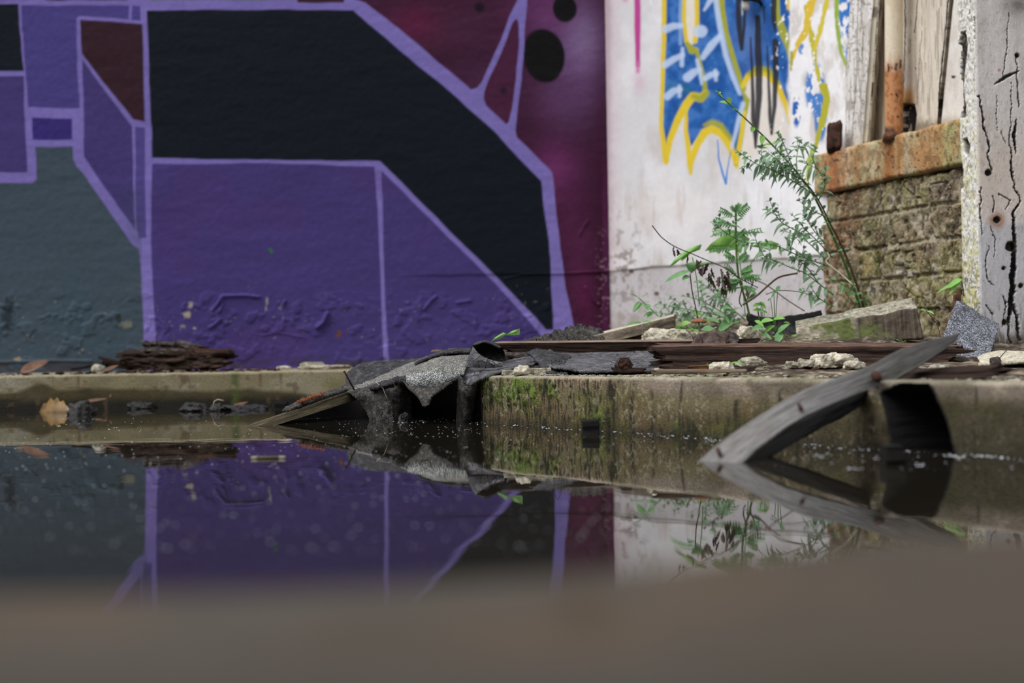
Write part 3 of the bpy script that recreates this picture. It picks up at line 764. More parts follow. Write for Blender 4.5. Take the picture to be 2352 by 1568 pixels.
# --- brick parapet under the window ---------------------------------------------------
c2 = P(2200, 600, 3.144)
B0 = W1 - 0.0 * WD; B1 = np.array([c2.x, c2.y]); BD = (B1 - B0) / np.linalg.norm(B1 - B0); BN = np.array([BD[1], -BD[0]])
SILL_T = hitw(1890, 352, B0, BD).z; SILL_B = hitw(1890, 444, B0, BD).z

def brick_fields(u, z):
    ch = 0.075
    wz = z + 0.006 * (fbm(u * 9, z * 9, 2, 201) - 0.5)
    row = np.floor((SILL_B - wz) / ch)
    fz = (SILL_B - wz) / ch - row
    bw = np.where(row % 2 == 0, 0.112, 0.165)
    uu = u + 0.008 * (fbm(u * 12, z * 12, 2, 202) - 0.5) + (row % 3) * 0.041
    ci = np.floor(uu / bw); fu = uu / bw - ci
    dz = np.minimum(fz, 1 - fz) * ch * 1.25; du = np.minimum(fu, 1 - fu) * bw * 0.62
    return row, ci, np.minimum(dz, du)

us = np.concatenate([np.arange(-0.002, 0.58, 0.0022), np.linspace(0.6, 2.3, 40)])
zs = np.arange(0.02, SILL_B + 0.004, 0.0022)
U, Z = np.meshgrid(us, zs)
row, ci, dm = brick_fields(U, Z)
mort = ss(0.0075, 0.0035, dm + 0.004 * (fbm(U * 60, Z * 60, 3, 203) - 0.5))
rr = _hash(row + 50, ci + 50, 7)
tex = fbm(U * 130, Z * 60, 5, 204)
UC = np.minimum(U, 0.60)
V = np.stack([B0[0] + UC * BD[0] + (U - UC), B0[1] + UC * BD[1], Z], -1)
h = -0.007 * mort * (0.4 + fbm(U * 8, Z * 8, 2, 205)) + 0.020 * (tex - 0.5) * (1 - 0.5 * mort) + 0.006 * (rr - 0.5) + 0.014 * (fbm(U * 10, Z * 10, 3, 206) - 0.5)
gap = ss(0.014, 0.0, SILL_B - Z) * ss(0.45, 0.6, fbm(U * 14, Z * 2, 2, 219))
h -= 0.02 * gap
px, py = project(V)
p = Paint(U, Z, (138, 124, 100))
p.mix(0.9 * ss(0.55, 0.75, rr), (126, 110, 96)); p.mix(0.8 * ss(0.3, 0.15, rr), (168, 160, 112))
p.mix(0.8 * ss(0.45, 0.6, fbm(U * 9, Z * 16, 3, 207)) * ss(0.3, 0.1, U), (150, 104, 66))
p.mix(mort * 0.75, (176, 166, 148))
mo = fbm(U * 7, Z * 11, 4, 208)
p.mix(0.6 * ss(0.48, 0.62, mo) * ss(0.08, 0.25, U), (146, 144, 98))
p.mix(0.5 * ss(0.5, 0.7, fbm(U * 26, Z * 20, 4, 240)), (104, 88, 70)); p.mix(0.6 * ss(0.52, 0.7, fbm(U * 34, Z * 34, 4, 241)), (184, 174, 152))
p.mix(0.85 * ss(0.5, 0.62, fbm(U * 16, Z * 9, 4, 209)) * np.exp(-((U - 0.20) / 0.05) ** 2) * ss(0.42, 0.3, Z), (72, 76, 32))
p.mix(0.9 * ss(0.47, 0.55, fbm(U * 30, Z * 22, 4, 210)) * np.exp(-((px - 2010) / 26) ** 2 - ((py - 580) / 70) ** 2), (86, 108, 34))
p.mix(0.8 * ss(0.47, 0.58, fbm(U * 30, Z * 20, 4, 211)) * np.exp(-((px - 2035) / 24) ** 2 - ((py - 625) / 90) ** 2), (62, 58, 28))
p.mix(0.85 * ss(0.36, 0.55, fbm(U * 24, Z * 14, 4, 212)) * np.exp(-((px - 1915) / 55) ** 2 - ((py - 620) / 150) ** 2), (92, 68, 42))
p.mix(0.7 * ss(0.45, 0.6, fbm(U * 30, Z * 20, 4, 242)) * np.exp(-((px - 1935) / 40) ** 2 - ((py - 500) / 60) ** 2), (120, 80, 48))
p.mix(0.8 * ss(0.40, 0.55, fbm(U * 40, Z * 12, 4, 243)) * np.exp(-((px - 2035) / 16) ** 2 - ((py - 640) / 80) ** 2), (46, 48, 20))
p.mix(0.6 * ss(0.42, 0.6, fbm(U * 18, Z * 12, 4, 244)) * np.exp(-((px - 2110) / 70) ** 2 - ((py - 640) / 80) ** 2), (148, 140, 88))
p.mix(0.8 * ss(0.45, 0.6, fbm(U * 20, Z * 12, 4, 213)) * np.exp(-((px - 1990) / 70) ** 2 - ((py - 455) / 40) ** 2), (104, 86, 70))
p.mix(0.7 * ss(0.4, 0.55, fbm(U * 20, Z * 12, 4, 214)) * np.exp(-((px - 2120) / 60) ** 2 - ((py - 430) / 36) ** 2), (126, 110, 104))
p.mix(0.7 * ss(0.4, 0.55, fbm(U * 15, Z * 12, 4, 215)) * np.exp(-((px - 2115) / 40) ** 2 - ((py - 515) / 30) ** 2), (190, 182, 170))
for cx, cy, rx, ry in [(2050, 460, 6, 14), (2142, 625, 7, 20), (2068, 602, 4, 18), (1919, 680, 8, 50), (2104, 660, 5, 8), (2006, 664, 16, 12), (2080, 628, 34, 8)]:
    p.mix(0.8 * ss(1.1, 0.8, np.sqrt(((px - cx) / rx) ** 2 + ((py - cy) / ry) ** 2) + 0.8 * (tex - 0.5)), (190, 184, 174))
pit = ss(0.43, 0.33, tex)
p.mix(0.75 * pit, (48, 38, 28))
p.mix(0.55 * ss(0.62, 0.72, fbm(U * 300, Z * 300, 2, 216)), (206, 200, 186))
crk = ss(0.014, 0.004, np.abs(fbm(U * 10, Z * 16, 3, 217) - 0.5)) * ss(0.45, 0.6, fbm(U * 14, Z * 14, 2, 218))
p.mix(0.8 * crk, (40, 32, 24)); h -= 0.006 * crk
p.mix(gap, (18, 14, 11))
V[..., 0] += BN[0] * h; V[..., 1] += BN[1] * h
# the end of the wall turns back to meet the plaster
o = mk('wall_side', V, grid_faces(*U.shape), M_brick, col=p.c * np.array([0.86, 0.83, 0.76]), base=False)
tag(o, 'low wall of weathered mossy bricks', kind='structure')

ve = [(0.975, 3.135, 0.0), (3.2, 3.135, 0.0), (3.2, 3.135, 2.6), (0.975, 3.135, 2.6)]
o = mk('wall_front', ve, [(0, 1, 2, 3)], M_plaster, col=[lin((176, 168, 156))] * 4, base=False); tag(o, 'plain plaster wall continuing behind the flaking post', kind='structure')

# --- sill slab on the bricks (rust-stained) --------------------------------------------
us = np.linspace(-0.014, 0.60, 230)
prof = [(-0.10, SILL_T), (-0.05, SILL_T), (-0.012, SILL_T), (0.006, SILL_T - 0.002), (0.012, SILL_T - 0.008)] + [(0.013, z) for z in np.linspace(SILL_T - 0.011, SILL_B + 0.006, 38)] + [(0.010, SILL_B + 0.001), (0.0, SILL_B - 0.001), (-0.06, SILL_B)]
off = np.array([q[0] for q in prof]); zz = np.array([q[1] for q in prof])
U, O = np.meshgrid(us, off); Z = np.repeat(zz[:, None], len(us), 1)
ed = 0.004 * (fbm(U * 25, Z * 0, 3, 221) - 0.5)
Z = Z + ed + 0.003 * (fbm(U * 60, Z * 60, 3, 222) - 0.5)
O = O + 0.004 * (fbm(U * 50, Z * 50, 3, 223) - 0.5)
V = np.stack([B0[0] + U * BD[0] + O * BN[0], B0[1] + U * BD[1] + O * BN[1], Z], -1)
px, py = project(V)
p = Paint(px, py, (186, 170, 130))
st = fbm(px / 16, py / 60, 4, 224)
p.mix(0.9 * ss(0.42, 0.6, st), (188, 146, 100)); p.mix(0.6 * ss(0.5, 0.35, st), (176, 176, 132))
for cx, w, c, a in [(2040, 14, (170, 104, 56), 0.9), (2070, 10, (196, 146, 92), 0.6), (1915, 18, (188, 118, 74), 0.8), (1945, 10, (206, 176, 142), 0.8), (2005, 14, (196, 186, 150), 0.8), (2082, 8, (190, 186, 160), 0.6), (2120, 22, (190, 140, 92), 0.5), (2180, 20, (178, 168, 106), 0.5)]:
    p.mix(a * np.exp(-((px - cx + 8 * (fbm(px / 20, py / 30, 2, 225) - 0.5)) / w) ** 2), c)
p.mix(0.8 * ss(0.5, 0.7, fbm(px / 30, py / 30, 3, 226)) * ss(SILL_B + 0.03, SILL_B, Z), (182, 116, 74))
p.mix(0.5 * ss(0.52, 0.42, fbm(px / 6, py / 14, 4, 227)), (120, 84, 54))
p.mix(0.8 * ss(0.70, 0.76, fbm(px / 5, py / 8, 3, 228)), (60, 40, 26))
o = mk('trim_1', V, grid_faces(*U.shape), M_brick, col=p.c * 0.92, base=False)
tag(o, 'rust-stained stone sill on the brick wall', kind='structure')
SO = o

# --- ground behind the kerb -----------------------------------------------------------------
def ground_z(X, Y):
    return KZ - 0.004 + (0.096 * ss(2.12, 3.85, Y) * ss(0.12, 0.45, X) + 0.016 * ss(2.6, 2.9, Y) * ss(-0.1, 0.1, X)) * (1 - 0.28 * ss(0.65, 0.9, X))
xs = np.linspace(-0.08, 1.75, 350)
ts = np.linspace(0, 1, 330) ** 1.25
X, T = np.meshgrid(xs, ts)
Yk = np.where(X < KA[0], KA[1], kerb_y(X)) + 0.03
Y = Yk + T * (4.2 - Yk)
dist = (X - KA[0]) * KN[0] + (Y - KA[1]) * KN[1]
Z = ground_z(X, Y) + 0.016 * (fbm(X * 14, Y * 14, 5, 301) - 0.5) * ss(0.03, 0.25, dist) + 0.004 * (fbm(X * 90, Y * 90, 3, 302) - 0.5) * ss(0.02, 0.1, dist)
p = Paint(X, Y, (70, 60, 50))
p.mix(ss(0.45, 0.6, fbm(X * 22, Y * 22, 4, 303)), (112, 100, 84)); p.mix(ss(0.5, 0.4, fbm(X * 30, Y * 30, 4, 304)), (58, 48, 40))
p.mix(0.9 * ss(0.40, 0.50, fbm(X * 26, Y * 26, 4, 305)) * ss(0.19, 0.08, dist) * ss(0.16, 0.24, X), (92, 108, 44))
p.mix(0.85 * ss(0.58, 0.66, fbm(X * 80, Y * 80, 3, 306)) * 0.6, (170, 160, 138))
p.mix(0.5 * ss(3.3, 3.7, Y), (150, 138, 116))
o = mk('floor', np.stack([X, Y, Z], -1), grid_faces(*X.shape), M_ground, col=p.c, base=False)
tag(o, 'dirt and rubble ground on the concrete slab', kind='structure')

# --- kerb of the slab, running towards the camera on the right ---------------------------------
def kerb_strip(name, A, D, N, s0, s1, step, paint, label, back=0.05, hole=None):
    ss_ = np.arange(s0, s1, step)
    prof = [(back, KZ)] + [(q, KZ) for q in np.linspace(back * 0.8, 0.006, 8)] + [(0.003, KZ - 0.0006), (0.0012, KZ - 0.002), (0.0, KZ - 0.005)] + [(0.0, z) for z in np.linspace(KZ - 0.007, -0.02, 60)]
    O, Zp = np.array(prof).T
    S, O = np.meshgrid(ss_, O); Z = np.repeat(Zp[:, None], len(ss_), 1)
    edge = ss(KZ - 0.02, KZ, Z) * ss(0.03, 0.0, O)
    Z = Z + edge * 0.004 * (fbm(S * 30, Z * 0, 4, 311) - 0.6)
    V = np.stack([A[0] + S * D[0] + O * N[0], A[1] + S * D[1] + O * N[1], Z], -1)
    px, py = project(V)
    col, hh = paint(S, O, Z, px, py)
    V[..., 0] -= N[0] * hh; V[..., 1] -= N[1] * hh
    o = mk(name, V, grid_faces(*S.shape), M_concrete, col=col, base=False)
    return tag(o, label, kind='structure')

def paint_kerb(S, O, Z, px, py):
    top = ss(KZ - 0.006, KZ - 0.001, Z)
    p = Paint(px, py, (112, 102, 74))
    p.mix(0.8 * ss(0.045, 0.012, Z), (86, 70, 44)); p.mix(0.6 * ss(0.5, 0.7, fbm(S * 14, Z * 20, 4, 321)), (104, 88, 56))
    p.mix(0.8 * ss(0.055, 0.083, Z) * ss(1390, 1480, px), (142, 128, 112))
    p.mix(0.65 * ss(1650, 2000, px), (100, 88, 72)); p.mix(0.6 * ss(0.05, 0.02, Z) * ss(1440, 1640, px), (62, 55, 30)); p.mix(0.55 * ss(0.05, 0.07, Z) * ss(1440, 1540, px), (150, 136, 124))
    p.mix(0.6 * ss(0.46, 0.58, fbm(S * 9, Z * 14, 4, 322)) * ss(0.07, 0.05, Z), (92, 92, 40))
    fine = fbm(S * 160, Z * 55, 4, 323)
    moss = np.exp(-((px - 1215) / 70) ** 2 - ((Z - 0.062) / 0.022) ** 2) * 1.1 + 0.55 * np.exp(-((px - 1150) / 50) ** 2) * ss(0.02, 0.05, Z) + 0.6 * np.exp(-((px - 1370) / 50) ** 2 - ((Z - 0.018) / 0.016) ** 2) + 0.35 * np.exp(-((px - 1560) / 90) ** 2 - ((Z - 0.012) / 0.016) ** 2)
    mk_ = ss(0.48, 0.62, fine + 0.32 * (moss - 0.55) + 0.25 * (fbm(S * 40, Z * 18, 3, 324) - 0.5)) * np.clip(moss * 2, 0, 1)
    p.mix(0.9 * mk_, (98, 118, 42)); p.mix(0.8 * mk_ * ss(0.5, 0.35, fbm(S * 90, Z * 60, 3, 325)), (58, 70, 26))
    p.mix(0.75 * mk_ * ss(0.03, 0.012, Z), (52, 62, 40))
    cr = np.exp(-((px - 1330) / 70) ** 2 - ((Z - 0.078) / 0.008) ** 2) * ss(0.4, 0.55, fbm(S * 120, Z * 120, 3, 326))
    p.mix(0.8 * np.clip(cr * 1.4, 0, 1), (150, 122, 104))
    for c in (1130, 1147, 1252, 1365, 1398, 1405, 1412, 1452, 1500, 1565, 1585, 1690, 1790, 1855, 2240):   # dark runs down the face
        w = 3 + 4 * ((c * 37) % 7) / 7
        p.mix(0.92 * np.exp(-((px - c + 6 * (fbm(S * 20, Z * 30, 2, c) - 0.5)) / w) ** 2) * ss(0.42, 0.58, fbm(S * 60, Z * 26, 3, c + 1)), (34, 30, 22))
    p.mix(0.85 * ss(0.56, 0.64, fbm(S * 260, Z * 60, 3, 327)) * ss(1500, 1360, px), (34, 32, 16)); p.mix(0.7 * ss(0.60, 0.68, fbm(S * 200, Z * 40, 3, 340)) * ss(0.05, 0.02, Z), (30, 30, 18))
    p.mix(0.8 * np.exp(-((px - 1346) / 4) ** 2 - ((py - 907) / 9) ** 2), (24, 20, 12))
    p.mix(0.7 * ss(0.62, 0.68, fbm(S * 190, Z * 190, 2, 328)) * ss(0.6, 0.4, fbm(S * 30, Z * 30, 2, 329)) * 0.4, (190, 180, 150))
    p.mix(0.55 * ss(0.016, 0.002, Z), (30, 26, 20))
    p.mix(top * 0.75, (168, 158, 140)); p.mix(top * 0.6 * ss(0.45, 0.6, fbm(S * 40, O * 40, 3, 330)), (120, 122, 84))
    p.mix(0.75 * ss(1980, 2160, px) * ss(0.082, 0.05, Z), (54, 49, 32)); p.mix(0.5 * ss(0.45, 0.6, fbm(S * 16, Z * 26, 4, 350)) * ss(1500, 1700, px), (56, 52, 26))
    h = 0.0035 * (fbm(S * 30, Z * 30, 4, 331) - 0.5) + 0.006 * mk_ * fine + 0.003 * np.clip(cr, 0, 1) * fine + 0.0014 * (fbm(S * 150, Z * 60, 3, 332) - 0.5)
    h = h * ss(KZ, KZ - 0.006, Z)
    hsd = (sd_poly(px, py, [(2030, 905), (2084, 876), (2128, 880), (2146, 910), (2166, 960), (2190, 1040), (2194, 1120), (2062, 1120), (2052, 1000), (2040, 940)]) + 8 * (fbm(S * 40, Z * 40, 3, 333) - 0.5)); inz = ss(KZ - 0.004, KZ - 0.008, Z)
    hole = ss(1.5, -1.5, hsd) * inz
    p.mix(ss(12, 5, hsd) * ss(KZ - 0.002, KZ - 0.006, Z), (7, 6, 5)); h = h - 0.22 * hole  # black paint inside the recess stands in for its shade
    return p.c, h
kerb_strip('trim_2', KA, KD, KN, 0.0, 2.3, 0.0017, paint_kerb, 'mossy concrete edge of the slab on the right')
# end of the slab, facing the roofing heap
ev = [(KA[0], KA[1], -0.02), (KA[0], KA[1], KZ), (-0.085, 3.66, KZ), (-0.085, 3.66, -0.02)]
o = mk('trim_3', ev, [(0, 1, 2, 3)], M_concrete, col=[lin((70, 62, 46))] * 4, base=False); tag(o, 'end face of the concrete slab', kind='structure')

def paint_far(S, O, Z, px, py):
    top = ss(KZ - 0.006, KZ - 0.001, Z)
    p = Paint(px, py, (136, 126, 96))
    p.mix(0.9 * ss(0.5, 0.65, fbm(S * 8, Z * 20, 4, 341)), (156, 150, 128)); p.mix(0.6 * ss(450, 800, px), (148, 136, 106))
    line = 0.046 + 0.024 * (fbm(S * 6, Z * 0, 3, 342) - 0.5) - 0.018 * ss(520, 760, px) + 0.022 * np.exp(-((px - 92) / 30) ** 2)
    a = ss(line + 0.006, line - 0.008, Z + 0.006 * (fbm(S * 40, Z * 40, 3, 343) - 0.5))
    p.mix(0.9 * a, (66, 58, 28)); p.mix(0.9 * a * ss(0.036, 0.010, Z), (22, 19, 13))
    p.mix(0.8 * a * ss(0.45, 0.6, fbm(S * 9, Z * 24, 3, 344)) * ss(330, 60, px), (34, 34, 20))
    p.mix(0.8 * np.exp(-((px - 540) / 10) ** 2) * ss(0.45, 0.6, fbm(S * 50, Z * 50, 3, 345) + 0.1), (74, 88, 34))
    p.mix(0.6 * np.exp(-((px - 768) / 30) ** 2 - ((Z - 0.05) / 0.02) ** 2), (112, 108, 50))
    for c in (598, 180, 645):
        p.mix(0.8 * np.exp(-((px - c) / 3) ** 2) * ss(0.03, 0.07, Z), (96, 66, 48))
    p.mix(0.6 * ss(0.68, 0.74, fbm(S * 60, Z * 60, 3, 346)), (92, 74, 54))
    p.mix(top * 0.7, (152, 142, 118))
    h = 0.004 * (fbm(S * 20, Z * 20, 4, 347) - 0.5) * ss(KZ, KZ - 0.006, Z)
    return p.c, h
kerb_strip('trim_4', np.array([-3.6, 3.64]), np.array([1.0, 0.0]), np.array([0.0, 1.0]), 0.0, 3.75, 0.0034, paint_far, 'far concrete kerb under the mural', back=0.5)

# --- near concrete ledge right in front of the lens ----------------------------------------------
edge = [(-2600, 1420), (-900, 1392), (0, 1352), (300, 1350), (600, 1345), (900, 1332), (1200, 1314), (1500, 1288), (1750, 1256), (1900, 1240), (2010, 1226), (2080, 1212), (2140, 1222), (2352, 1212), (3200, 1170), (4800, 1110)]
ex, ey = np.array(edge, float).T
sx = np.linspace(-2600, 4800, 260); sy = np.interp(sx, ex, ey)
NZ = 0.078
E = np.array([tuple(PZ(a, b, NZ)) for a, b in zip(sx, sy)])
rows = []
for k, (t, dz) in enumerate([(0.0, -0.12), (0.0, -0.03), (0.0, -0.012), (0.0, -0.005), (0.004, -0.001), (0.012, 0.0)] + [(q, 0.0) for q in np.linspace(0.05, 1.0, 40)]):
    r = E.copy(); r[:, 1] = E[:, 1] * (1 - t) + (-0.5) * t; r[:, 2] = NZ + dz
    rows.append(r)
V = np.array(rows)
V[6:, :, 2] += 0.006 * (fbm(V[6:, :, 0] * 14, V[6:, :, 1] * 14, 3, 351) - 0.5)
p = Paint(V[..., 0], V[..., 1], (66, 59, 51))
p.mix(0.6 * ss(0.45, 0.65, fbm(V[..., 0] * 9, V[..., 1] * 9, 3, 352)), (70, 66, 60))
p.mix(0.5 * ss(0.5, 0.7, fbm(V[..., 0] * 20, V[..., 1] * 20, 3, 353)), (80, 66, 52))
qx, qy = project(V)
p.mix(0.55 * ss(0.30, 0.20, V[..., 1]), (44, 40, 36))  # shade close to the camera painted into the ledge colour
p.mix(0.8 * np.exp(-((qx - 1345) / 60) ** 2 - ((qy - 1400) / 50) ** 2), (60, 48, 36))
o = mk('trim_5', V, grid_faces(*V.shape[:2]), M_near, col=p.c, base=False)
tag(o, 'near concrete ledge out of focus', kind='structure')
# ------------------------------------------------------------------ window boards, pipe, post
def BP(px, py, off):
    return np.array(hitw(px, py, B0 + off * BN, BD))

def panel(name, quad, paint, mat, step=0.002, thick=0.03, relief=None, parent=None):
    """a painted board between four corners TL, TR, BR, BL with solid thickness behind it"""
    A, B, C, D = [np.array(q, float) for q in quad]
    nu = max(3, int(np.linalg.norm(B - A) / step)); nv = max(3, int(np.linalg.norm(D - A) / step))
    U, W = np.meshgrid(np.linspace(0, 1, nu), np.linspace(0, 1, nv))
    U, W = U[..., None], W[..., None]
    G = (A * (1 - U) + B * U) * (1 - W) + (D * (1 - U) + C * U) * W
    N = np.cross(D - A, B - A); N /= np.linalg.norm(N)
    px, py = project(G)
    col = paint(px, py)
    h = relief(px, py) if relief else 0.002 * (fbm(px / 8, py / 40, 3, 401) - 0.5)
    G = G + N * np.asarray(h)[..., None]
    rim = np.concatenate([G[0], G[1:, -1], G[-1, -2::-1], G[-2:0:-1, 0]])
    n0 = G.shape[0] * G.shape[1]
    F = [tuple(f) for f in grid_faces(nv, nu)]
    ii = np.arange(n0).reshape(nv, nu)
    ri = np.concatenate([ii[0], ii[1:, -1], ii[-1, -2::-1], ii[-2:0:-1, 0]])
    k = len(ri)
    V = np.concatenate([G.reshape(-1, 3), rim - N * thick])
    for i in range(k):
        F.append((int(ri[i]), int(ri[(i + 1) % k]), n0 + (i + 1) % k, n0 + i))
    F.append(tuple(n0 + i for i in range(k))[::-1])
    cc = np.concatenate([col.reshape(-1, 3), col.reshape(-1, 3)[ri]])
    return mk(name, V, F, mat, parent, col=cc)

def cracks_paint(p, px, py, lines, col=(16, 13, 12)):
    for pts, w in lines:
        j = 3.0 * (fbm(px / 7, py / 13, 3, 411) - 0.5) + 2 * (fbm(px / 3, py / 4, 2, 412) - 0.5)
        p.mix(ss(0.9, -0.9, sd_line(px + j, py, pts, w)), col)

def paint_timber(px, py):
    p = Paint(px, py, (224, 220, 216))
    p.mix(0.6 * ss(0.45, 0.65, fbm(px / 7, py / 70, 4, 421)), (198, 190, 182))
    p.mix(0.7 * ss(0.60, 0.66, fbm(px / 3, py / 40, 3, 422)), (150, 140, 128))
    p.mix(0.6 * ss(0.6, 0.68, fbm(px / 5, py / 5, 3, 423)), (120, 110, 98))
    cracks_paint(p, px, py, [([(1972, -20), (1966, 200), (1956, 330)], 0.6), ([(1984, 60), (1976, 260)], 0.4), ([(1949, 20), (1946, 90)], 0.9), ([(2004, 190), (1999, 222)], 1.4)], (60, 54, 50))
    p.mix(0.7 * ss(290, 340, py + 20 * (fbm(px / 12, py / 20, 2, 424) - 0.5)), (196, 184, 166))
    return p.c
root = thing('window_post', 'leaning white weathered window timber standing on the left half of the rusty sill', 'timber', tuple(BP(1975, 345, -0.02)))
q = [BP(1966, -200, -0.035), BP(2032, -200, -0.010), BP(1992, 336, -0.010), BP(1931, 348, -0.035)]
panel('front_face', q, paint_timber, M_post, 0.0018, 0.004, parent=root)
d = np.array(P(2066, -60, 3.55)) - np.array(BP(2022, -60, 0.0))
def paint_timber_side(px, py):  # shade of the side face put into a darker cream
    p = Paint(px, py, (196, 186, 166)); p.mix(0.7 * ss(0.45, 0.65, fbm(px / 6, py / 50, 4, 431)), (168, 156, 134))
    p.mix(0.8 * ss(0.60, 0.68, fbm(px / 4, py / 30, 3, 432)), (96, 84, 70))
    return p.c
panel('side_face', [q[1], q[1] + d, q[2] + d, q[2]], paint_timber_side, M_post, 0.002, 0.012, parent=root)

def paint_board(px, py):
    p = Paint(px, py, (214, 204, 188))
    p.mix(0.6 * ss(0.45, 0.65, fbm(px / 9, py / 90, 4, 441)), (190, 180, 164))
    p.mix(0.6 * ss(0.60, 0.66, fbm(px / 3, py / 50, 3, 442)), (146, 134, 118))
    cracks_paint(p, px, py, [([(2078, -40), (2080, 60), (2076, 150), (2074, 250)], 1.2), ([(2110, -20), (2104, 40), (2100, 75)], 1.0), ([(2118, 70), (2112, 150), (2106, 240)], 0.6),
                             ([(2184, -60), (2172, 70), (2160, 180), (2154, 290)], 1.6), ([(2092, 90), (2090, 120)], 0.5), ([(2103, 156), (2104, 158)], 1.5)], (40, 34, 30))
    p.mix(0.9 * ss(0, 1, 1.2 - np.sqrt(((px - 2086) / 20) ** 2 + ((py - 226) / 32) ** 2)), (184, 132, 52))
    p.mix(0.8 * np.exp(-((px - 2084) / 14) ** 2 - ((py - 240) / 14) ** 2), (96, 60, 26))
    p.mix(ss(2, -2, sd_poly(px, py, [(2068, 238), (2086, 244), (2100, 240), (2104, 262), (2098, 290), (2096, 330), (2066, 330)]) + 6 * (fbm(px / 6, py / 6, 2, 443) - 0.5)), (22, 14, 10))
    p.mix(0.85 * ss(262, 290, py + 14 * (fbm(px / 5, py / 9, 2, 444) - 0.5)) * (px > 2096), (120, 106, 88))
    return p.c
def relief_board(px, py):
    return 0.003 * (fbm(px / 8, py / 60, 3, 445) - 0.5) - 0.02 * ss(2, -2, sd_poly(px, py, [(2068, 238), (2100, 240), (2104, 262), (2096, 330), (2066, 330)]))
o = panel('window_board', [BP(2050, -700, -0.055), BP(2255, -700, -0.03), BP(2150, 305, -0.03), BP(2010, 340, -0.055)], paint_board, M_post, 0.0018, 0.02, relief_board)
tag(o, 'wide cream painted board cracked down its length behind the rusty pipe', 'board')
def paint_sliver(px, py):
    p = Paint(px, py, (226, 220, 212)); p.mix(0.6 * ss(0.45, 0.65, fbm(px / 12, py / 40, 4, 451)), (206, 196, 184))
    p.mix(ss(2.2, 0.5, np.sqrt((px - 2190) ** 2 + ((py - 176) * 1.5) ** 2) - 4), (20, 18, 17)); p.mix(0.8 * ss(262, 285, py), (170, 158, 140))
    return p.c
o = panel('window_board', [BP(2261, -700, -0.035), BP(2300, -700, -0.035), BP(2216, 300, -0.035), BP(2160, 300, -0.035)], paint_sliver, M_post, 0.003, 0.02)
tag(o, 'narrow white board squeezed between the cream board and the flaking post', 'board')
bk = [BP(1990, -760, -0.12), BP(2330, -760, -0.12), BP(2330, 330, -0.12), BP(1990, 350, -0.12)]  # dark panel added where the gap between boards is only shade
o = panel('shade_panel', bk, lambda x, y: Paint(x, y, (40, 36, 32)).c, M_post, 0.03, 0.01); tag(o, 'dark panel added as shade behind the window boards', kind='structure')

# cream pipe, rusted towards its foot
def pipe():
    root = thing('drain_pipe', 'cream vertical pipe rusted orange at its foot on the sill', 'pipe', tuple(BP(2053, 312, 0.0)))
    top = BP(2053, -700, 0.0); bot = BP(2053, 314, -0.0)
    N_ = 340; S = 40
    V = []
    for i in range(N_):
        t = i / (N_ - 1); c = top * (1 - t) + bot * t
        for k in range(S):
            a = 2 * math.pi * k / S
            V.append((c[0] + 0.0200 * math.cos(a), c[1] + 0.0200 * math.sin(a), c[2]))
    V = np.array(V).reshape(N_, S, 3)
    V = np.concatenate([V, V[:, :1]], 1)
    px, py = project(V)
    ang = np.broadcast_to(np.linspace(0, 6.28, S + 1)[None, :], px.shape)
    p = Paint(px, py, (226, 212, 188))
    n1 = fbm(px / 7, py / 16, 3, 461)
    p.mix(0.5 * ss(0.5, 0.7, fbm(px / 12, py / 60, 3, 462)), (206, 186, 156))
    lv = ss(118, 175, py + 26 * (n1 - 0.5)); p.mix(0.92 * lv, (190, 128, 76)); p.mix(0.7 * lv * ss(0.5, 0.65, fbm(px / 5, py / 10, 4, 463)), (150, 86, 48))
    j = 5 * (fbm(px / 4, py / 6, 2, 464) - 0.5)
    for pts, w in [([(2040, 148), (2041, 164)], 2.2), ([(2060, 146), (2057, 160)], 2.6), ([(2069, 138), (2067, 156)], 2), ([(2050, 150), (2049, 158)], 1), ([(2058, 216), (2062, 222)], 2.4), ([(2046, 216), (2050, 218)], 1.2), ([(2062, 266), (2063, 270)], 2)]:
        p.mix(ss(1, -1, sd_line(px, py, pts, w) + j * 0.4), (58, 40, 34))
    p.mix(0.9 * ss(282, 300, py + 16 * (n1 - 0.5)) * ss(2066, 2050, px), (64, 40, 36))
    h = 0.0012 * lv * (fbm(ang * 6, py / 8, 3, 465) - 0.5)
    V[..., 0] += np.cos(ang) * h; V[..., 1] += np.sin(ang) * h
    mk('pipe_body', V, grid_faces(N_, S + 1), M_post, root, col=p.c)
    V, F = tube_vf([Vector(bot) + Vector((0, 0, 0.010)), Vector(bot) + Vector((0, 0, 0.004)), Vector(bot) - Vector((0, 0, 0.01))], [0.0205, 0.024, 0.026], 28)
    mk('rusted_foot', V, F, M_rust, root)
pipe()

o = hexa('iron_bracket', front([(1899, 282, 3.60), (1931, 276, 3.56), (1929, 344, 3.56), (1897, 350, 3.60)], (0.012, 0.03, 0)), M_rust_dark, None, (10, 18, 6), 0.006, (60, 60, 60), 0.0, 3, 0.3)
tag(o, 'dark rusted iron stub sticking up at the left end of the sill', 'bracket')

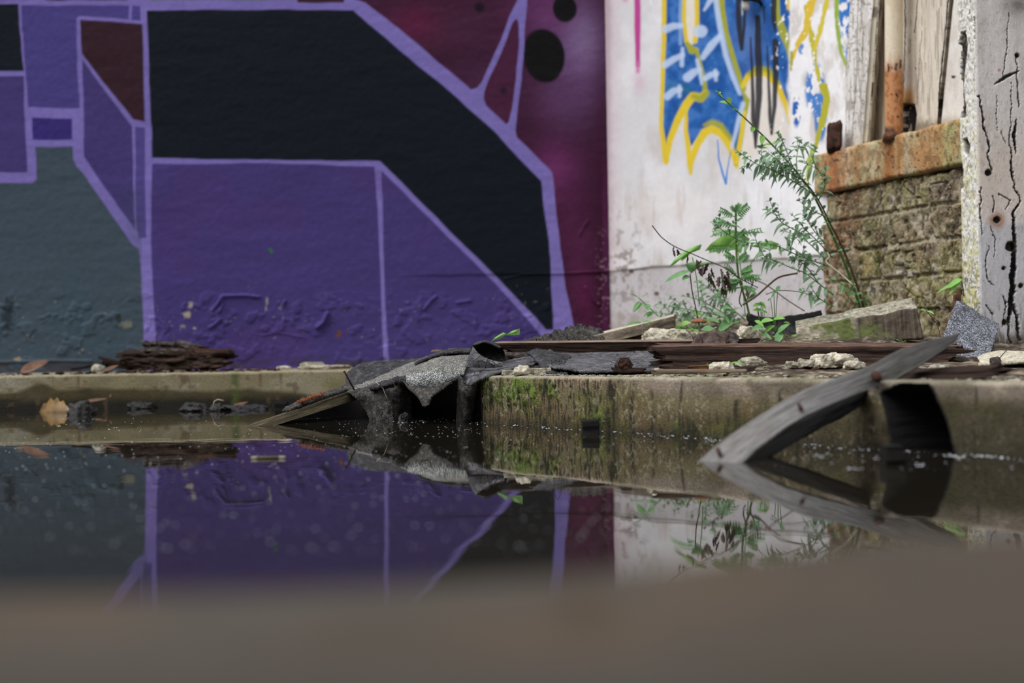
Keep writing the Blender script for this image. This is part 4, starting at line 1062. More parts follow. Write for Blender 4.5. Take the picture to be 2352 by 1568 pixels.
# white stub with a black clip on the lettered wall, top edge of the picture
cpt = hitw(1728, 8, W0, WD)
root = thing('wall_pipe_stub', 'short white pipe stub with a black clip on the blue lettering', 'pipe', tuple(cpt))
V, F = tube_vf([Vector((cpt.x - .02, cpt.y - 0.02, cpt.z + 0.2)), Vector((cpt.x - .02, cpt.y - 0.02, cpt.z - 0.012)), Vector((cpt.x - .02, cpt.y - 0.02, cpt.z - 0.022))], [0.010, 0.010, 0.0085], 18)
mk('stub', V, F, M_white, root)
V, F = tube_vf([Vector((cpt.x - .032, cpt.y - 0.030, cpt.z + 0.006)), Vector((cpt.x - .012, cpt.y - 0.034, cpt.z + 0.006)), Vector((cpt.x + .012, cpt.y - 0.03, cpt.z)), Vector((cpt.x + .020, cpt.y - 0.02, cpt.z - 0.008))], [0.005, 0.007, 0.006, 0.004], 8)
mk('clip', V, F, M_black, root)

# --- tall flaking post at the right edge --------------------------------------------------
def post():
    Yf, Yb = 2.95, 3.075
    xl = P(2246, 400, Yf).x; xr = P(2430, 400, Yf).x
    zb = P(2290, 795, Yf).z; zt = 1.5
    root = thing('wooden_post', 'tall white wooden post with flaking cracked paint at the right edge', 'post', ((xl + xr) / 2, (Yf + Yb) / 2, zb))
    a = [(xl + 0.004, Yb)] + [(xl + 0.004 * t, Yb + (Yf + 0.006 - Yb) * (1 - t)) for t in np.linspace(1, 0, 90)][1:] + [(xl + 0.001, Yf + 0.002), (xl + 0.004, Yf)]
    a += [(x, Yf) for x in np.arange(xl + 0.005, xr - 0.004, 0.0011)] + [(xr - 0.001, Yf + 0.002), (xr, Yf + 0.006), (xr, Yb), (xl + 0.004, Yb)]
    XY = np.array(a)
    zz = np.concatenate([np.arange(zb, P(2290, -70, Yf).z, 0.0013), np.linspace(P(2290, -70, Yf).z + 0.03, zt, 12)])
    V = np.zeros((len(zz), len(XY), 3)); V[..., 0] = XY[None, :, 0]; V[..., 1] = XY[None, :, 1]; V[..., 2] = zz[:, None]
    px, py = project(V)
    isF = (XY[None, :, 1] < Yf + 0.003) & (XY[None, :, 0] > xl + 0.0005) & np.ones((len(zz), 1), bool)
    left = ~isF & (V[..., 0] < xl + 0.01)
    p = Paint(px, py, (206, 200, 196))
    p.mix(0.5 * ss(0.45, 0.65, fbm(px / 30, py / 90, 4, 471)), (186, 176, 168))
    p.mix(0.7 * ss(505, 520, py + 4 * (fbm(px / 10, py / 10, 2, 472) - 0.5)) * isF, (178, 178, 182))
    p.mix(0.5 * np.exp(-((py - 420) / 120) ** 2) * isF * ss(520, 490, py), (200, 182, 164))
    p.mix(0.85 * ss(0.42, 0.62, fbm(px / 18, py / 18, 4, 473)) * ss(60, -10, py + 40 - (px - 2280) * 0.5) * isF, (104, 98, 96))
    p.mix(0.7 * np.exp(-((px - 2345) / 40) ** 2 - ((py - 5) / 40) ** 2) * isF, (96, 92, 90))
    p.mix(0.35 * ss(0.64, 0.74, fbm(px / 2.5, py / 9, 3, 474)), (120, 110, 102))
    # left flank: yellow-green lichen on white, with brighter light put into the colour
    pl = Paint(px, py, (226, 224, 218)); li = fbm(px / 5, py / 16, 4, 475)
    pl.mix(0.75 * ss(0.45, 0.6, li) * ss(150, 420, py), (208, 206, 160)); pl.mix(0.7 * ss(0.58, 0.66, fbm(px / 3, py / 8, 3, 476)), (150, 140, 120))
    pl.mix(0.85 * ss(0.55, 0.62, fbm(px / 3, py / 5, 3, 477)) * ss(560, 660, py), (66, 58, 48)); pl.mix(0.6 * ss(520, 700, py) * ss(0.4, 0.6, li), (196, 190, 128))
    p.mix(left.astype(float), pl.c)
    h = 0.0012 * (fbm(px / 12, py / 40, 3, 478) - 0.5) + left * 0.004 * (fbm(px / 5, py / 12, 3, 479) - 0.5)
    j = 9 * (fbm(px / 40, py / 22, 3, 480) - 0.5) + 4 * (fbm(px / 3, py / 5, 2, 481) - 0.5)
    CR = [([(2249, 220), (2256, 250), (2259, 290), (2270, 315), (2273, 345), (2267, 352), (2272, 375), (2276, 390)], [1, 2, 2.6, 1.2, 2.6, 1.4, 2, 1.6]), ([(2255, 430), (2250, 480), (2256, 540)], [1, 1.4, 0.8]),
          ([(2324, 190), (2320, 320), (2325, 392), (2332, 430), (2343, 450), (2340, 470), (2328, 492), (2330, 560), (2326, 640), (2322, 720)], [0.5, 1.2, 3.0, 1.6, 1.8, 2.0, 3.6, 5.2, 5.2, 5.0]),
          ([(2326, 560), (2331, 590), (2326, 700), (2336, 724), (2344, 780)], [5, 5, 4.5, 3, 3.4]), ([(2322, 710), (2318, 760), (2322, 795)], [4, 2.4, 2.4]),
          ([(2334, 275), (2331, 310), (2333, 352)], [1.5, 4.2, 1.4]), ([(2335, 130), (2338, 190), (2341, 245)], [0.8, 1.2, 1.6]), ([(2316, 30), (2312, 120), (2304, 176)], [0.5, 0.9, 0.8]),
          ([(2280, 450), (2284, 480), (2284, 490)], [1, 1.4, 0.6]), ([(2310, 482), (2320, 460), (2294, 444), (2296, 450)], [0.8, 1, 0.9, 0.6]), ([(2275, 520), (2286, 550), (2284, 590)], [0.7, 1, 0.7]),
          ([(2272, 565), (2262, 610), (2274, 650), (2280, 655)], [0.7, 1.2, 1, 0.6]), ([(2265, 700), (2276, 714), (2280, 722)], [0.6, 1, 1.8]), ([(2306, 680), (2312, 694), (2308, 730), (2305, 750)], [1.2, 1.6, 1.0, 0.6]),
          ([(2226, 0), (2228, 20), (2226, 34)], [1.5, 1.6, 0.8]), ([(2240, 40), (2238, 90)], [1.2, 0.8]), ([(2207, 30), (2210, 46)], [0.8, 0.8]), ([(2288, 220), (2292, 300)], [0.4, 0.4]), ([(2300, 300), (2312, 330)], [0.4, 0.6])]
    for pts, w in CR:
        d = sd_line(px + j, py, pts, w); a = ss(0.8, -0.8, d)
        p.mix(a, (14, 11, 10)); h = h - 0.006 * a
    gouge = ss(1, -1, sd_line(px + j * 0.5, py + j * 0.6, [(2284, 193), (2305, 180), (2340, 164)], [1.2, 4.6, 2.0])); p.mix(gouge, (30, 28, 25)); h = h - 0.003 * gouge
    for cx, cy, r in [(2336, 128, 5), (2270, 397, 7), (2290, 505, 7), (2322, 566, 11), (2306, 616, 4.5), (2345, 656, 6), (2308, 740, 8)]:
        d = np.sqrt((px - cx) ** 2 + (py - cy) ** 2) + j * 0.6
        if (cx, cy) in ((2290, 505),):
            p.mix(0.8 * ss(28, 8, d), (150, 104, 68))
        p.mix(0.6 * ss(r + 5, r, d), (120, 104, 92)); a = ss(r + 1, r - 2, d); p.mix(a, (20, 15, 13)); h = h - 0.006 * a
    p.mix(0.8 * ss(5, 2, np.sqrt((px - 2295) ** 2 + (py - 161) ** 2) + j * 0.3), (168, 108, 76))
    # long split and hollow on the left flank
    for poly in ([(2206, 75), (2217, 72), (2222, 110), (2216, 150), (2212, 215), (2218, 240), (2216, 268), (2206, 272), (2200, 230), (2203, 170), (2200, 110)], [(2210, 320), (2222, 316), (2228, 345), (2222, 362), (2214, 350)], [(2204, 335), (2210, 380), (2212, 440), (2206, 430)]):
        a = ss(1.5, -1.5, sd_poly(px, py, poly) + 3 * (fbm(px / 4, py / 7, 2, 482) - 0.5)); p.mix(a, (34, 31, 27)); p.mix(a * ss(0.45, 0.6, fbm(px / 3, py / 12, 3, 483)), (104, 98, 86)); h = h - 0.009 * a
    foot = ss(742, 790, py + 50 * (fbm(px / 5, py / 30, 3, 484) - 0.5)); p.mix(0.85 * foot, (84, 72, 60)); p.mix(0.9 * ss(772, 796, py + 30 * (fbm(px / 4, py / 20, 2, 485) - 0.5)), (26, 21, 18))
    p.mix(0.6 * ss(1500, 1501, px) * ss(0.60, 0.66, fbm(px / 3, py / 22, 3, 486)) * ss(640, 780, py), (96, 84, 74))
    nx = np.where(left, -1.0, 0.0); ny = np.where(isF, -1.0, 0.0)
    V[..., 0] += nx * h; V[..., 1] += ny * h
    mk('painted_shaft', V, grid_faces(len(zz), len(XY)), M_post, root, col=p.c)
    hexa('shade_block', front([(2252, 786, 2.99), (2425, 786, 2.99), (2425, 822, 2.99), (2252, 822, 2.99)], (0, 0.07, 0)), M_wood_black_shade, root, (16, 6, 6), 0.006, (40, 40, 40), 0, 4)  # black block added for the dark gap under the post
post()
# ------------------------------------------------------------------ debris on the slab and in the water
def GH(px, py):                    # where a sight line meets the ground
    r = ray(px, py); last = None
    for Y in np.arange(1.4, 4.1, 0.01):
        t = Y / r[1]; X = r[0] * t; z = HC + r[2] * t
        if z <= float(ground_z(np.array(X), np.array(Y))):
            return Vector((X, Y, float(ground_z(np.array(X), np.array(Y)))))
    return P(px, py, 3.6)

def stone_px(name, x0, x1, ytop, ybase, mat, seed, label, cat='stone', group=None, onwater=False, Y=None, depth=0.8, rot=None, cuts=7, amp=0.16, z=None, parent=None, sink=0.0):
    cx = (x0 + x1) / 2
    c = PZ(cx, ybase, 0.0) if onwater else (P(cx, ybase, Y) if Y else GH(cx, ybase))
    s = c.y / FPX
    w = (x1 - x0) * s; h = (ybase - ytop) * s
    c = Vector((c.x, c.y + w * depth * 0.3, c.z - sink * h))
    o = stone(name, c, (w * 0.92, w * 0.92 * depth, h * (1.04 + sink)), mat, seed, parent, cuts, amp, 5 if x1 - x0 > 60 else 4, seed * 0.7 if rot is None else rot)
    return tag(o, label, cat, group) if label else o

# --- roofing felt heap over the gap between the kerbs ----------------------------------------
r1 = thing('roofing_felt', 'torn mound of grey granule roofing felt sagging into the water', 'roofing felt', tuple(P(930, 965, 2.8)))
sheet('void_shade_sheet', [[(640, 952, 2.92), (740, 914, 2.97), (830, 886, 3.06), (930, 858, 2.97), (1010, 838, 2.97), (1125, 852, 2.97)], [(640, 1010, 2.95), (740, 1010, 2.95), (830, 1010, 2.97), (930, 1010, 2.97), (1010, 1010, 2.97), (1125, 1010, 2.97)]], M_felt_black_shade, r1, 60, 20, 0.004, 20, 0, 0.003, 1)  # black sheet added so the void under the felt stays dark
sheet('rear_hump', [[(798, 895, 2.89), (850, 880, 2.88), (910, 860, 2.88), (985, 836, 2.86)], [(794, 872, 2.94), (836, 852, 2.95), (905, 842, 2.94), (985, 828, 2.90)], [(806, 850, 2.99), (833, 836, 3.0), (890, 830, 3.0), (985, 824, 2.95)], [(818, 880, 3.04), (845, 875, 3.07), (900, 868, 3.07), (985, 850, 3.05)]], M_felt, r1, 110, 70, 0.003, 40, 0, 0.004, 2, crack=0.7)
sheet('granule_layer', [[(790, 889, 2.93), (850, 872, 2.92), (905, 850, 2.91), (960, 829, 2.90), (1010, 811, 2.88), (1085, 806, 2.86)], [(794, 895, 2.89), (850, 879, 2.87), (905, 862, 2.84), (960, 844, 2.78), (1015, 834, 2.74), (1075, 836, 2.73)], [(798, 901, 2.86), (850, 886, 2.84), (905, 871, 2.80), (955, 858, 2.70), (1010, 856, 2.67), (1064, 862, 2.66)]], M_granule, r1, 170, 60, 0.004, 45, 0.02, 0.004, 3, 'b')
sheet('upper_lip', [[(955, 832, 2.86), (1000, 812, 2.87), (1040, 804, 2.88), (1090, 802, 2.88)], [(952, 838, 2.80), (1000, 818, 2.80), (1040, 811, 2.80), (1090, 809, 2.80)]], M_felt, r1, 60, 16, 0.004, 50, 0.12, 0.005, 14, 'b')
sheet('front_flap', [[(790, 898, 2.88), (845, 882, 2.87), (895, 868, 2.85), (950, 860, 2.80)], [(808, 908, 2.84), (858, 900, 2.80), (904, 894, 2.80), (946, 898, 2.84)], [(836, 935, 2.83), (872, 934, 2.78), (908, 934, 2.78), (944, 940, 2.86)], [(862, 992, 2.81), (888, 992, 2.77), (916, 992, 2.77), (948, 992, 2.88)]], M_felt_brown, r1, 90, 90, 0.004, 50, 0.02, 0.004, 5, 'lr', crack=0.5)
sheet('torn_flap', [[(932, 862, 2.68), (970, 856, 2.665), (1015, 852, 2.665), (1060, 856, 2.67)], [(932, 874, 2.66), (970, 872, 2.65), (1015, 868, 2.65), (1056, 864, 2.66)], [(938, 884, 2.66), (966, 893, 2.65), (1008, 890, 2.65), (1054, 870, 2.66)]], M_granule_pale, r1, 100, 40, 0.004, 40, 0.05, 0.004, 6, 'lb')
sheet('flap_underside', [[(922, 872, 2.68), (955, 884, 2.655), (1005, 888, 2.65), (1054, 864, 2.66)], [(936, 890, 2.66), (962, 902, 2.635), (1000, 900, 2.635), (1034, 880, 2.65)], [(958, 908, 2.65), (972, 921, 2.62), (986, 916, 2.62), (996, 904, 2.64)], [(968, 922, 2.64), (974, 934, 2.61), (981, 932, 2.61), (986, 924, 2.63)]], M_felt_brown, r1, 80, 50, 0.004, 40, 0.02, 0.005, 7, 'lrb')
sheet('lower_roll', [[(850, 886, 2.82), (905, 870, 2.76), (950, 860, 2.69)], [(852, 893, 2.79), (908, 877, 2.73), (952, 868, 2.66)], [(860, 898, 2.81), (910, 886, 2.75), (952, 878, 2.68)]], M_felt, r1, 60, 20, 0.005, 60, 0.1, 0.004, 8, 'b', crack=0.6)
tube('hanging_root', [(897, 868, 2.74), (906, 884, 2.73), (912, 890, 2.73), (916, 886, 2.73)], 0.0008, M_stem_dark, r1)
tube('hanging_root', [(862, 876, 2.78), (880, 892, 2.76), (886, 908, 2.76), (893, 922, 2.76)], 0.0005, M_stem_pale, r1)

r2 = thing('roofing_felt', 'smooth grey felt strip with a curled end draped over the slab corner', 'roofing felt', tuple(P(1075, 965, 2.78)))
sheet('felt_strip', [[(1062, 832, 2.80), (1110, 838, 2.80), (1170, 828, 2.82), (1262, 812, 2.84)], [(1060, 858, 2.70), (1105, 853, 2.70), (1165, 843, 2.72), (1250, 828, 2.74)], [(1062, 894, 2.66), (1098, 874, 2.63), (1152, 854, 2.63), (1226, 838, 2.66)]], M_felt_smooth, r2, 110, 50, 0.004, 30, 0.03, 0.004, 9, 'b', crack=0.25)
sheet('hanging_strip', [[(1048, 860, 2.67), (1060, 866, 2.64), (1076, 884, 2.63), (1104, 868, 2.64)], [(1053, 890, 2.68), (1064, 895, 2.635), (1082, 905, 2.63), (1102, 890, 2.68)], [(1052, 930, 2.71), (1063, 932, 2.66), (1080, 935, 2.66), (1094, 930, 2.72)], [(1046, 1000, 2.74), (1058, 1000, 2.69), (1074, 1000, 2.69), (1088, 1000, 2.75)]], M_felt_brown, r2, 40, 80, 0.004, 40, 0.03, 0.004, 10, 'r', crack=0.3)
sheet('rear_layer', [[(1092, 800, 2.93), (1200, 800, 2.95), (1400, 802, 2.98), (1540, 802, 2.98)], [(1090, 826, 2.88), (1200, 822, 2.90), (1400, 820, 2.92), (1540, 822, 2.90)], [(1090, 862, 2.84), (1200, 858, 2.86), (1400, 848, 2.88), (1540, 845, 2.86)]], M_bark, r2, 120, 30, 0.012, 50, 0.02, 0.004, 16)
sheet('curled_end', [[(1078, 838, 2.80), (1116, 836, 2.84), (1160, 832, 2.86)], [(1080, 808, 2.83), (1116, 800, 2.86), (1158, 808, 2.88)], [(1086, 792, 2.79), (1113, 784, 2.82), (1150, 797, 2.85)], [(1090, 793, 2.73), (1114, 786, 2.74), (1148, 800, 2.77)]], M_felt_brown, r2, 50, 60, 0.002, 30, 0.02, 0.003, 11, 'b')
sheet('curl_lip', [[(1087, 796, 2.71), (1100, 812, 2.69), (1124, 826, 2.68), (1154, 834, 2.68)], [(1078, 818, 2.70), (1098, 826, 2.685), (1124, 833, 2.675), (1154, 838, 2.67)], [(1068, 842, 2.70), (1096, 844, 2.69), (1124, 844, 2.68), (1154, 842, 2.67)]], M_felt_smooth, r2, 60, 30, 0.0015, 30, 0, 0.003, 12)
V = []; F = []; rnd = random.Random(4)
ln = crom(np.array([tuple(P(*q)) for q in [(1064, 893, 2.655), (1078, 884, 2.645), (1098, 873, 2.628), (1118, 865, 2.626), (1132, 860, 2.628)]]), 80)
for i, c in enumerate(ln):
    if rnd.random() < 0.25: continue
    L = 0.0085 * (0.35 + rnd.random()); w = 0.0012; b = len(V)
    dv = np.array([rnd.uniform(-.3, .3), -0.1, -1.0]) * L
    V += [c + [-w, 0, 0.002], c + [w, 0, 0.002], c + [0, 0.001, 0.002], c + dv]; F += [(b, b + 1, b + 3), (b + 1, b + 2, b + 3), (b + 2, b, b + 3)]
mk('torn_fringe', V, F, M_felt_edge, r2)

r3 = thing('roofing_felt', 'flat slate grey felt sheet lying along the slab edge behind the rusty bolt', 'roofing felt', tuple(GH(1380, 855)))
sheet('felt_sheet', [[(1226, 806, 2.80), (1300, 812, 2.82), (1390, 808, 2.84), (1520, 806, 2.84)], [(1240, 826, 2.66), (1315, 831, 2.67), (1400, 828, 2.68), (1520, 826, 2.68)], [(1264, 842, 2.56), (1318, 854, 2.54), (1410, 855, 2.54), (1524, 852, 2.50)]], M_felt_smooth, r3, 120, 50, 0.006, 18, 0.04, 0.004, 13, 'tb', crack=0.15)
sheet('folded_corner', [[(1204, 812, 2.74), (1240, 806, 2.74), (1278, 812, 2.73), (1312, 820, 2.72)], [(1225, 826, 2.64), (1250, 822, 2.63), (1278, 832, 2.62), (1296, 840, 2.62)], [(1250, 858, 2.56), (1266, 862, 2.54), (1284, 864, 2.54), (1304, 861, 2.54)]], M_felt, r3, 60, 40, 0.008, 22, 0.06, 0.004, 15, 'lb', crack=0.4)

# --- plank rising out of the water under the felt ---------------------------------------------
r = thing('wooden_plank', 'pale wet plank rising from the water under the felt mound', 'plank', tuple(P(570, 985, 2.64)))
hexa('board', [np.array(P(*q)) for q in [(560, 981, 2.64), (838, 886, 2.90), (838, 912, 2.90), (580, 994, 2.64), (580, 972, 2.80), (850, 880, 3.04), (850, 900, 3.04), (590, 984, 2.80)]], M_wood_plank, r, (120, 12, 12), 0.0022, (6, 130, 60), 0.004, 2)
o = sheet('tar_layer', [[(645, 943, 2.86), (720, 912, 2.92), (800, 884, 2.99), (850, 876, 3.0)], [(640, 951, 2.70), (715, 923, 2.77), (800, 895, 2.85), (850, 884, 2.88)]], M_felt_brown, r, 90, 20, 0.006, 50, 0.1, 0.005, 21, 'ltb', crack=0.5)
V = []; F = []
for i in range(420):
    t = rnd.random(); c = np.array(P(684 + 56 * t, 926 - 21 * t, 2.75 + 0.06 * t)) + [0, rnd.uniform(0, 0.03), 0]
    a = np.array([rnd.gauss(0, 1), rnd.gauss(0, 1), rnd.gauss(0.3, 0.5)]); a /= np.linalg.norm(a); L = rnd.uniform(0.004, 0.009)
    tube_vf([Vector(c), Vector(c + a * L * 0.5 + [0, 0, .001]), Vector(c + a * L)], 0.00045, 3, V, F)
o = mk('fibre_tuft', V, F, M_orange); tag(o, 'tuft of rust orange fibres on the plank in the water', 'fibre')
r = thing('nail', 'long rusty nail poking up left of the felt mound', 'nail', tuple(P(806, 889, 2.85)))
tube('shank', [(814, 895, 2.85), (792, 855, 2.83)], 0.0016, M_rust_dark, r, 8)
tube('head', [(791.5, 854, 2.83), (790, 852, 2.83)], 0.0022, M_rust_dark, r, 8)

# --- planks, laths and boards on the slab ----------------------------------------------------
def plank(name, q, depth, mat, label, cat='plank', n=(110, 10, 10), amp=0.0025, rag=0.01, seed=0, freq=(6, 110, 60), group=None, parent=None, topmat=None):
    o = hexa(name, front(q, depth), mat, parent, n, amp, freq, rag, seed, topmat=topmat)
    return tag(o, label, cat, group) if label else o
plank('wood_lath', [(992, 804, 2.92), (1092, 806, 2.90), (1092, 812, 2.90), (992, 808, 2.92)], (0, 0.02, 0.001), M_wood_old, 'thin splintered lath jutting left from the curled felt', 'lath', (50, 6, 4), 0.001, 0.006, 3)
plank('wood_lath', [(1030, 800, 2.95), (1100, 800, 2.95), (1100, 804, 2.95), (1030, 803, 2.95)], (0, 0.02, 0), M_wood_old, 'short upper lath lying on the splintered lath beside the curled felt', 'lath', (40, 6, 4), 0.001, 0.005, 5)
r = thing('wooden_plank', 'long grey rotten lath lying across the felt behind the bolt', 'plank', tuple(P(1370, 808, 2.86)))
plank('lath', [(1142, 788, 2.86), (1608, 783, 2.92), (1600, 800, 2.92), (1146, 800, 2.86)], (0.0, 0.035, 0.004), M_wood_dark, None, n=(160, 10, 8), amp=0.0022, rag=0.018, seed=7, parent=r, topmat=M_wood_old)
plank('rotten_underside', [(1160, 797, 2.855), (1600, 796, 2.915), (1596, 809, 2.915), (1170, 808, 2.855)], (0.0, 0.035, 0.0), M_wood_dark, None, n=(140, 8, 8), amp=0.004, rag=0.02, seed=8, parent=r)
plank('cement_board', [(1344, 776, 3.02), (1550, 725, 3.10), (1550, 752, 3.10), (1380, 790, 3.02)], (0.01, 0.10, 0.006), M_wood_pale, 'thin pale board tilted up to the right with crumbled white top', 'board', (90, 10, 12), 0.0025, 0.006, 9, (25, 60, 60), topmat=M_stone)
plank('wooden_board', [(1392, 787, 3.04), (1511, 755, 3.08), (1508, 787, 3.08), (1396, 800, 3.04)], (0.01, 0.08, 0), M_wood_dark, 'short dark board wedged under the tilted pale board', 'board', (50, 8, 8), 0.002, 0.004, 10)
plank('timber_beam', [(1512, 797, 2.56), (2196, 795, 2.56), (2196, 846, 2.53), (1516, 850, 2.53)], (0.01, 0.07, 0.006), M_wood_dark, 'long rotten beam with reddish top lying behind the row of stones', 'beam', (220, 16, 12), 0.006, 0.035, 11, (6, 90, 60), topmat=M_wood_red)
r = thing('wood_stub', 'short dark timber stub between the crumpled leaves and the leafy seedlings', 'timber', tuple(P(1700, 795, 2.85)))
plank('stub', [(1650, 782, 2.80), (1742, 776, 2.80), (1742, 797, 2.80), (1650, 800, 2.80)], (0, 0.05, 0), M_wood_dark, None, n=(40, 10, 8), amp=0.003, rag=0.008, seed=12, parent=r)
plank('wood_scrap', [(1500, 850, 2.30), (1712, 849, 2.22), (1712, 856, 2.22), (1510, 860, 2.30)], (0.0, 0.02, 0.001), M_wood_old, 'flat brown splinter lying on the kerb left of the green moss', 'wood scrap', (60, 5, 6), 0.0018, 0.012, 13)
plank('wood_scrap', [(1414, 845, 2.50), (1482, 846, 2.48), (1476, 856, 2.48), (1418, 858, 2.50)], (0.0, 0.02, 0.001), M_wood_dark, 'dark wood chip in front of the rusty bolt', 'wood scrap', (30, 6, 6), 0.003, 0.008, 14)
plank('wood_scrap', [(1546, 832, 2.45), (1584, 840, 2.43), (1582, 852, 2.43), (1540, 850, 2.45)], (0.0, 0.02, 0.001), M_wood_dark, 'lumpy dark wood fragment at the left end of the beam', 'wood scrap', (20, 8, 6), 0.005, 0.006, 15)
plank('wood_scrap', [(1580, 842, 2.43), (1626, 838, 2.42), (1624, 850, 2.42), (1580, 851, 2.43)], (0.0, 0.015, 0.001), M_rust, 'orange brown wood fragment beside the first pale stone', 'wood scrap', (20, 6, 6), 0.003, 0.006, 16)
plank('wood_scrap', [(1690, 846, 2.26), (1736, 842, 2.24), (1734, 853, 2.24), (1694, 854, 2.26)], (0.0, 0.015, 0.001), M_wood_dark, 'brown bark chip on the mossy kerb edge', 'wood scrap', (20, 6, 6), 0.003, 0.006, 17)
plank('rotten_wood', [(2036, 856, 1.98), (2292, 842, 1.90), (2286, 866, 1.88), (2040, 880, 1.94)], (0.02, 0.05, 0.002), M_wood_dark, 'dark rotten wood strip on the kerb under the upper end of the leaning plank', 'wood', (70, 10, 10), 0.006, 0.02, 18)

# leaning plank, out of focus in front
top = [(1596, 1066, 1.70), (1700, 986, 1.74), (1836, 903, 1.79), (1985, 846, 1.85), (2080, 798, 1.90), (2208, 763, 1.97)]
bot = [(1690, 1076, 1.66), (1768, 1010, 1.70), (1850, 957, 1.76), (1962, 907, 1.82), (2066, 866, 1.88), (2192, 786, 1.96)]
mid = [((a[0] + b[0]) / 2, (a[1] + b[1]) / 2, (a[2] + b[2]) / 2) for a, b in zip(top, bot)]
r = thing('wooden_plank', 'blurred grey weathered plank leaning from the water onto the kerb at right', 'plank', tuple(P(1640, 1060, 1.70)))
o = sheet('board', [top, mid, bot], M_wood_grey, r, 160, 24, 0.003, 20, 0.01, 0.004, 22, 'r')
q = [np.array(P(*c)) for c in ((1640, 1072, 1.72), (1990, 890, 1.86), (1985, 928, 1.85), (1690, 1092, 1.70))]
hexa('broken_underside', q + [c + np.array([0.01, 0.035, 0.002]) for c in q], M_wood_black_shade, r, (70, 8, 8), 0.004, (10, 60, 60), 0.012, 31)  # both undersides black: the plank's shade put into the colour
q = [np.array(P(*c)) for c in ((1990, 888, 1.86), (2186, 786, 1.97), (2176, 802, 1.97), (1996, 912, 1.86))]
hexa('upper_underside', q + [c + np.array([0.01, 0.03, 0.002]) for c in q], M_wood_black_shade, r, (50, 8, 8), 0.004, (10, 60, 60), 0.006, 32)
for x, y, Y, s in [(1650, 1034, 1.70, 2.6), (1746, 988, 1.735, 2.6), (1836, 931, 1.77, 2.6), (2012, 862, 1.845, 5.5)]:
    c = P(x, y, Y); V, F = tube_vf([c - Vector((0, 0.012, 0.004)), c + Vector((0, 0.004, 0.001))], s * 0.001, 6); mk('nail_hole', V, F, M_rust_dark, r)

# --- blocks, stones ------------------------------------------------------------------------
r = thing('concrete_block', 'large mossy concrete block tilted against the brick wall', 'block', tuple(P(1975, 803, 2.95)))
ca = [(1828, 751, 2.96), (2106, 704, 2.92), (2124, 782, 2.90), (1832, 800, 2.94)]
M_block, n, l, b, o = new_mat('mossy_block')
tc_ = n.new('ShaderNodeTexCoord').outputs['Object']
sx_ = n.new('ShaderNodeSeparateXYZ'); l.new(tc_, sx_.inputs[0])
base_c = node_ramp(n, l, node_noise(n, l, tc_, 45, 7, 0.65), [(0.3, (96, 88, 72)), (0.5, (150, 142, 122)), (0.7, (196, 190, 172))])
side_c = node_ramp(n, l, node_noise(n, l, node_map(n, l, tc_, (160, 10, 6)), 1.2, 5, 0.6), [(0.35, (46, 38, 30)), (0.6, (84, 72, 58)), (0.8, (124, 110, 92))])
mr = n.new('ShaderNodeMapRange'); mr.inputs[1].default_value = -0.02; mr.inputs[2].default_value = -0.005
l.new(sx_.outputs['X'], mr.inputs[0])
mx1 = n.new('ShaderNodeMixRGB'); l.new(mr.outputs[0], mx1.inputs[0]); l.new(base_c, mx1.inputs[1]); l.new(side_c, mx1.inputs[2])
mf = node_noise(n, l, tc_, 24, 5, 0.6)
gx = n.new('ShaderNodeMath'); gx.operation = 'ABSOLUTE'
ax = n.new('ShaderNodeMath'); ax.operation = 'ADD'; ax.inputs[1].default_value = 0.035; l.new(sx_.outputs['X'], ax.inputs[0]); l.new(ax.outputs[0], gx.inputs[0])
mm = n.new('ShaderNodeMath'); mm.operation = 'MULTIPLY_ADD'; mm.inputs[1].default_value = -3.2; l.new(gx.outputs[0], mm.inputs[0]); l.new(mf, mm.inputs[2])
m2 = n.new('ShaderNodeMapRange'); m2.inputs[1].default_value = 0.32; m2.inputs[2].default_value = 0.42; l.new(mm.outputs[0], m2.inputs[0])
mx2 = n.new('ShaderNodeMixRGB'); mx2.inputs[2].default_value = (*lin((84, 92, 44)), 1); l.new(m2.outputs[0], mx2.inputs[0]); l.new(mx1.outputs[0], mx2.inputs[1])
l.new(mx2.outputs[0], b.inputs['Base Color']); b.inputs['Roughness'].default_value = 0.9
node_bump(n, l, b, node_noise(n, l, tc_, 140, 6, 0.65), 0.003)
hexa('block', front(ca, (0.015, 0.085, 0.016)), M_block, r, (80, 26, 20), 0.007, (26, 26, 26), 0, 19, 0.10, topmat=M_stone_grey)
hexa('broken_top_layer', front([(1944, 724, 2.97), (2098, 694, 2.94), (2100, 712, 2.93), (1944, 736, 2.96)], (0.012, 0.06, 0.012)), M_stone_grey, r, (50, 8, 14), 0.005, (40, 40, 40), 0.008, 20, 0.2)

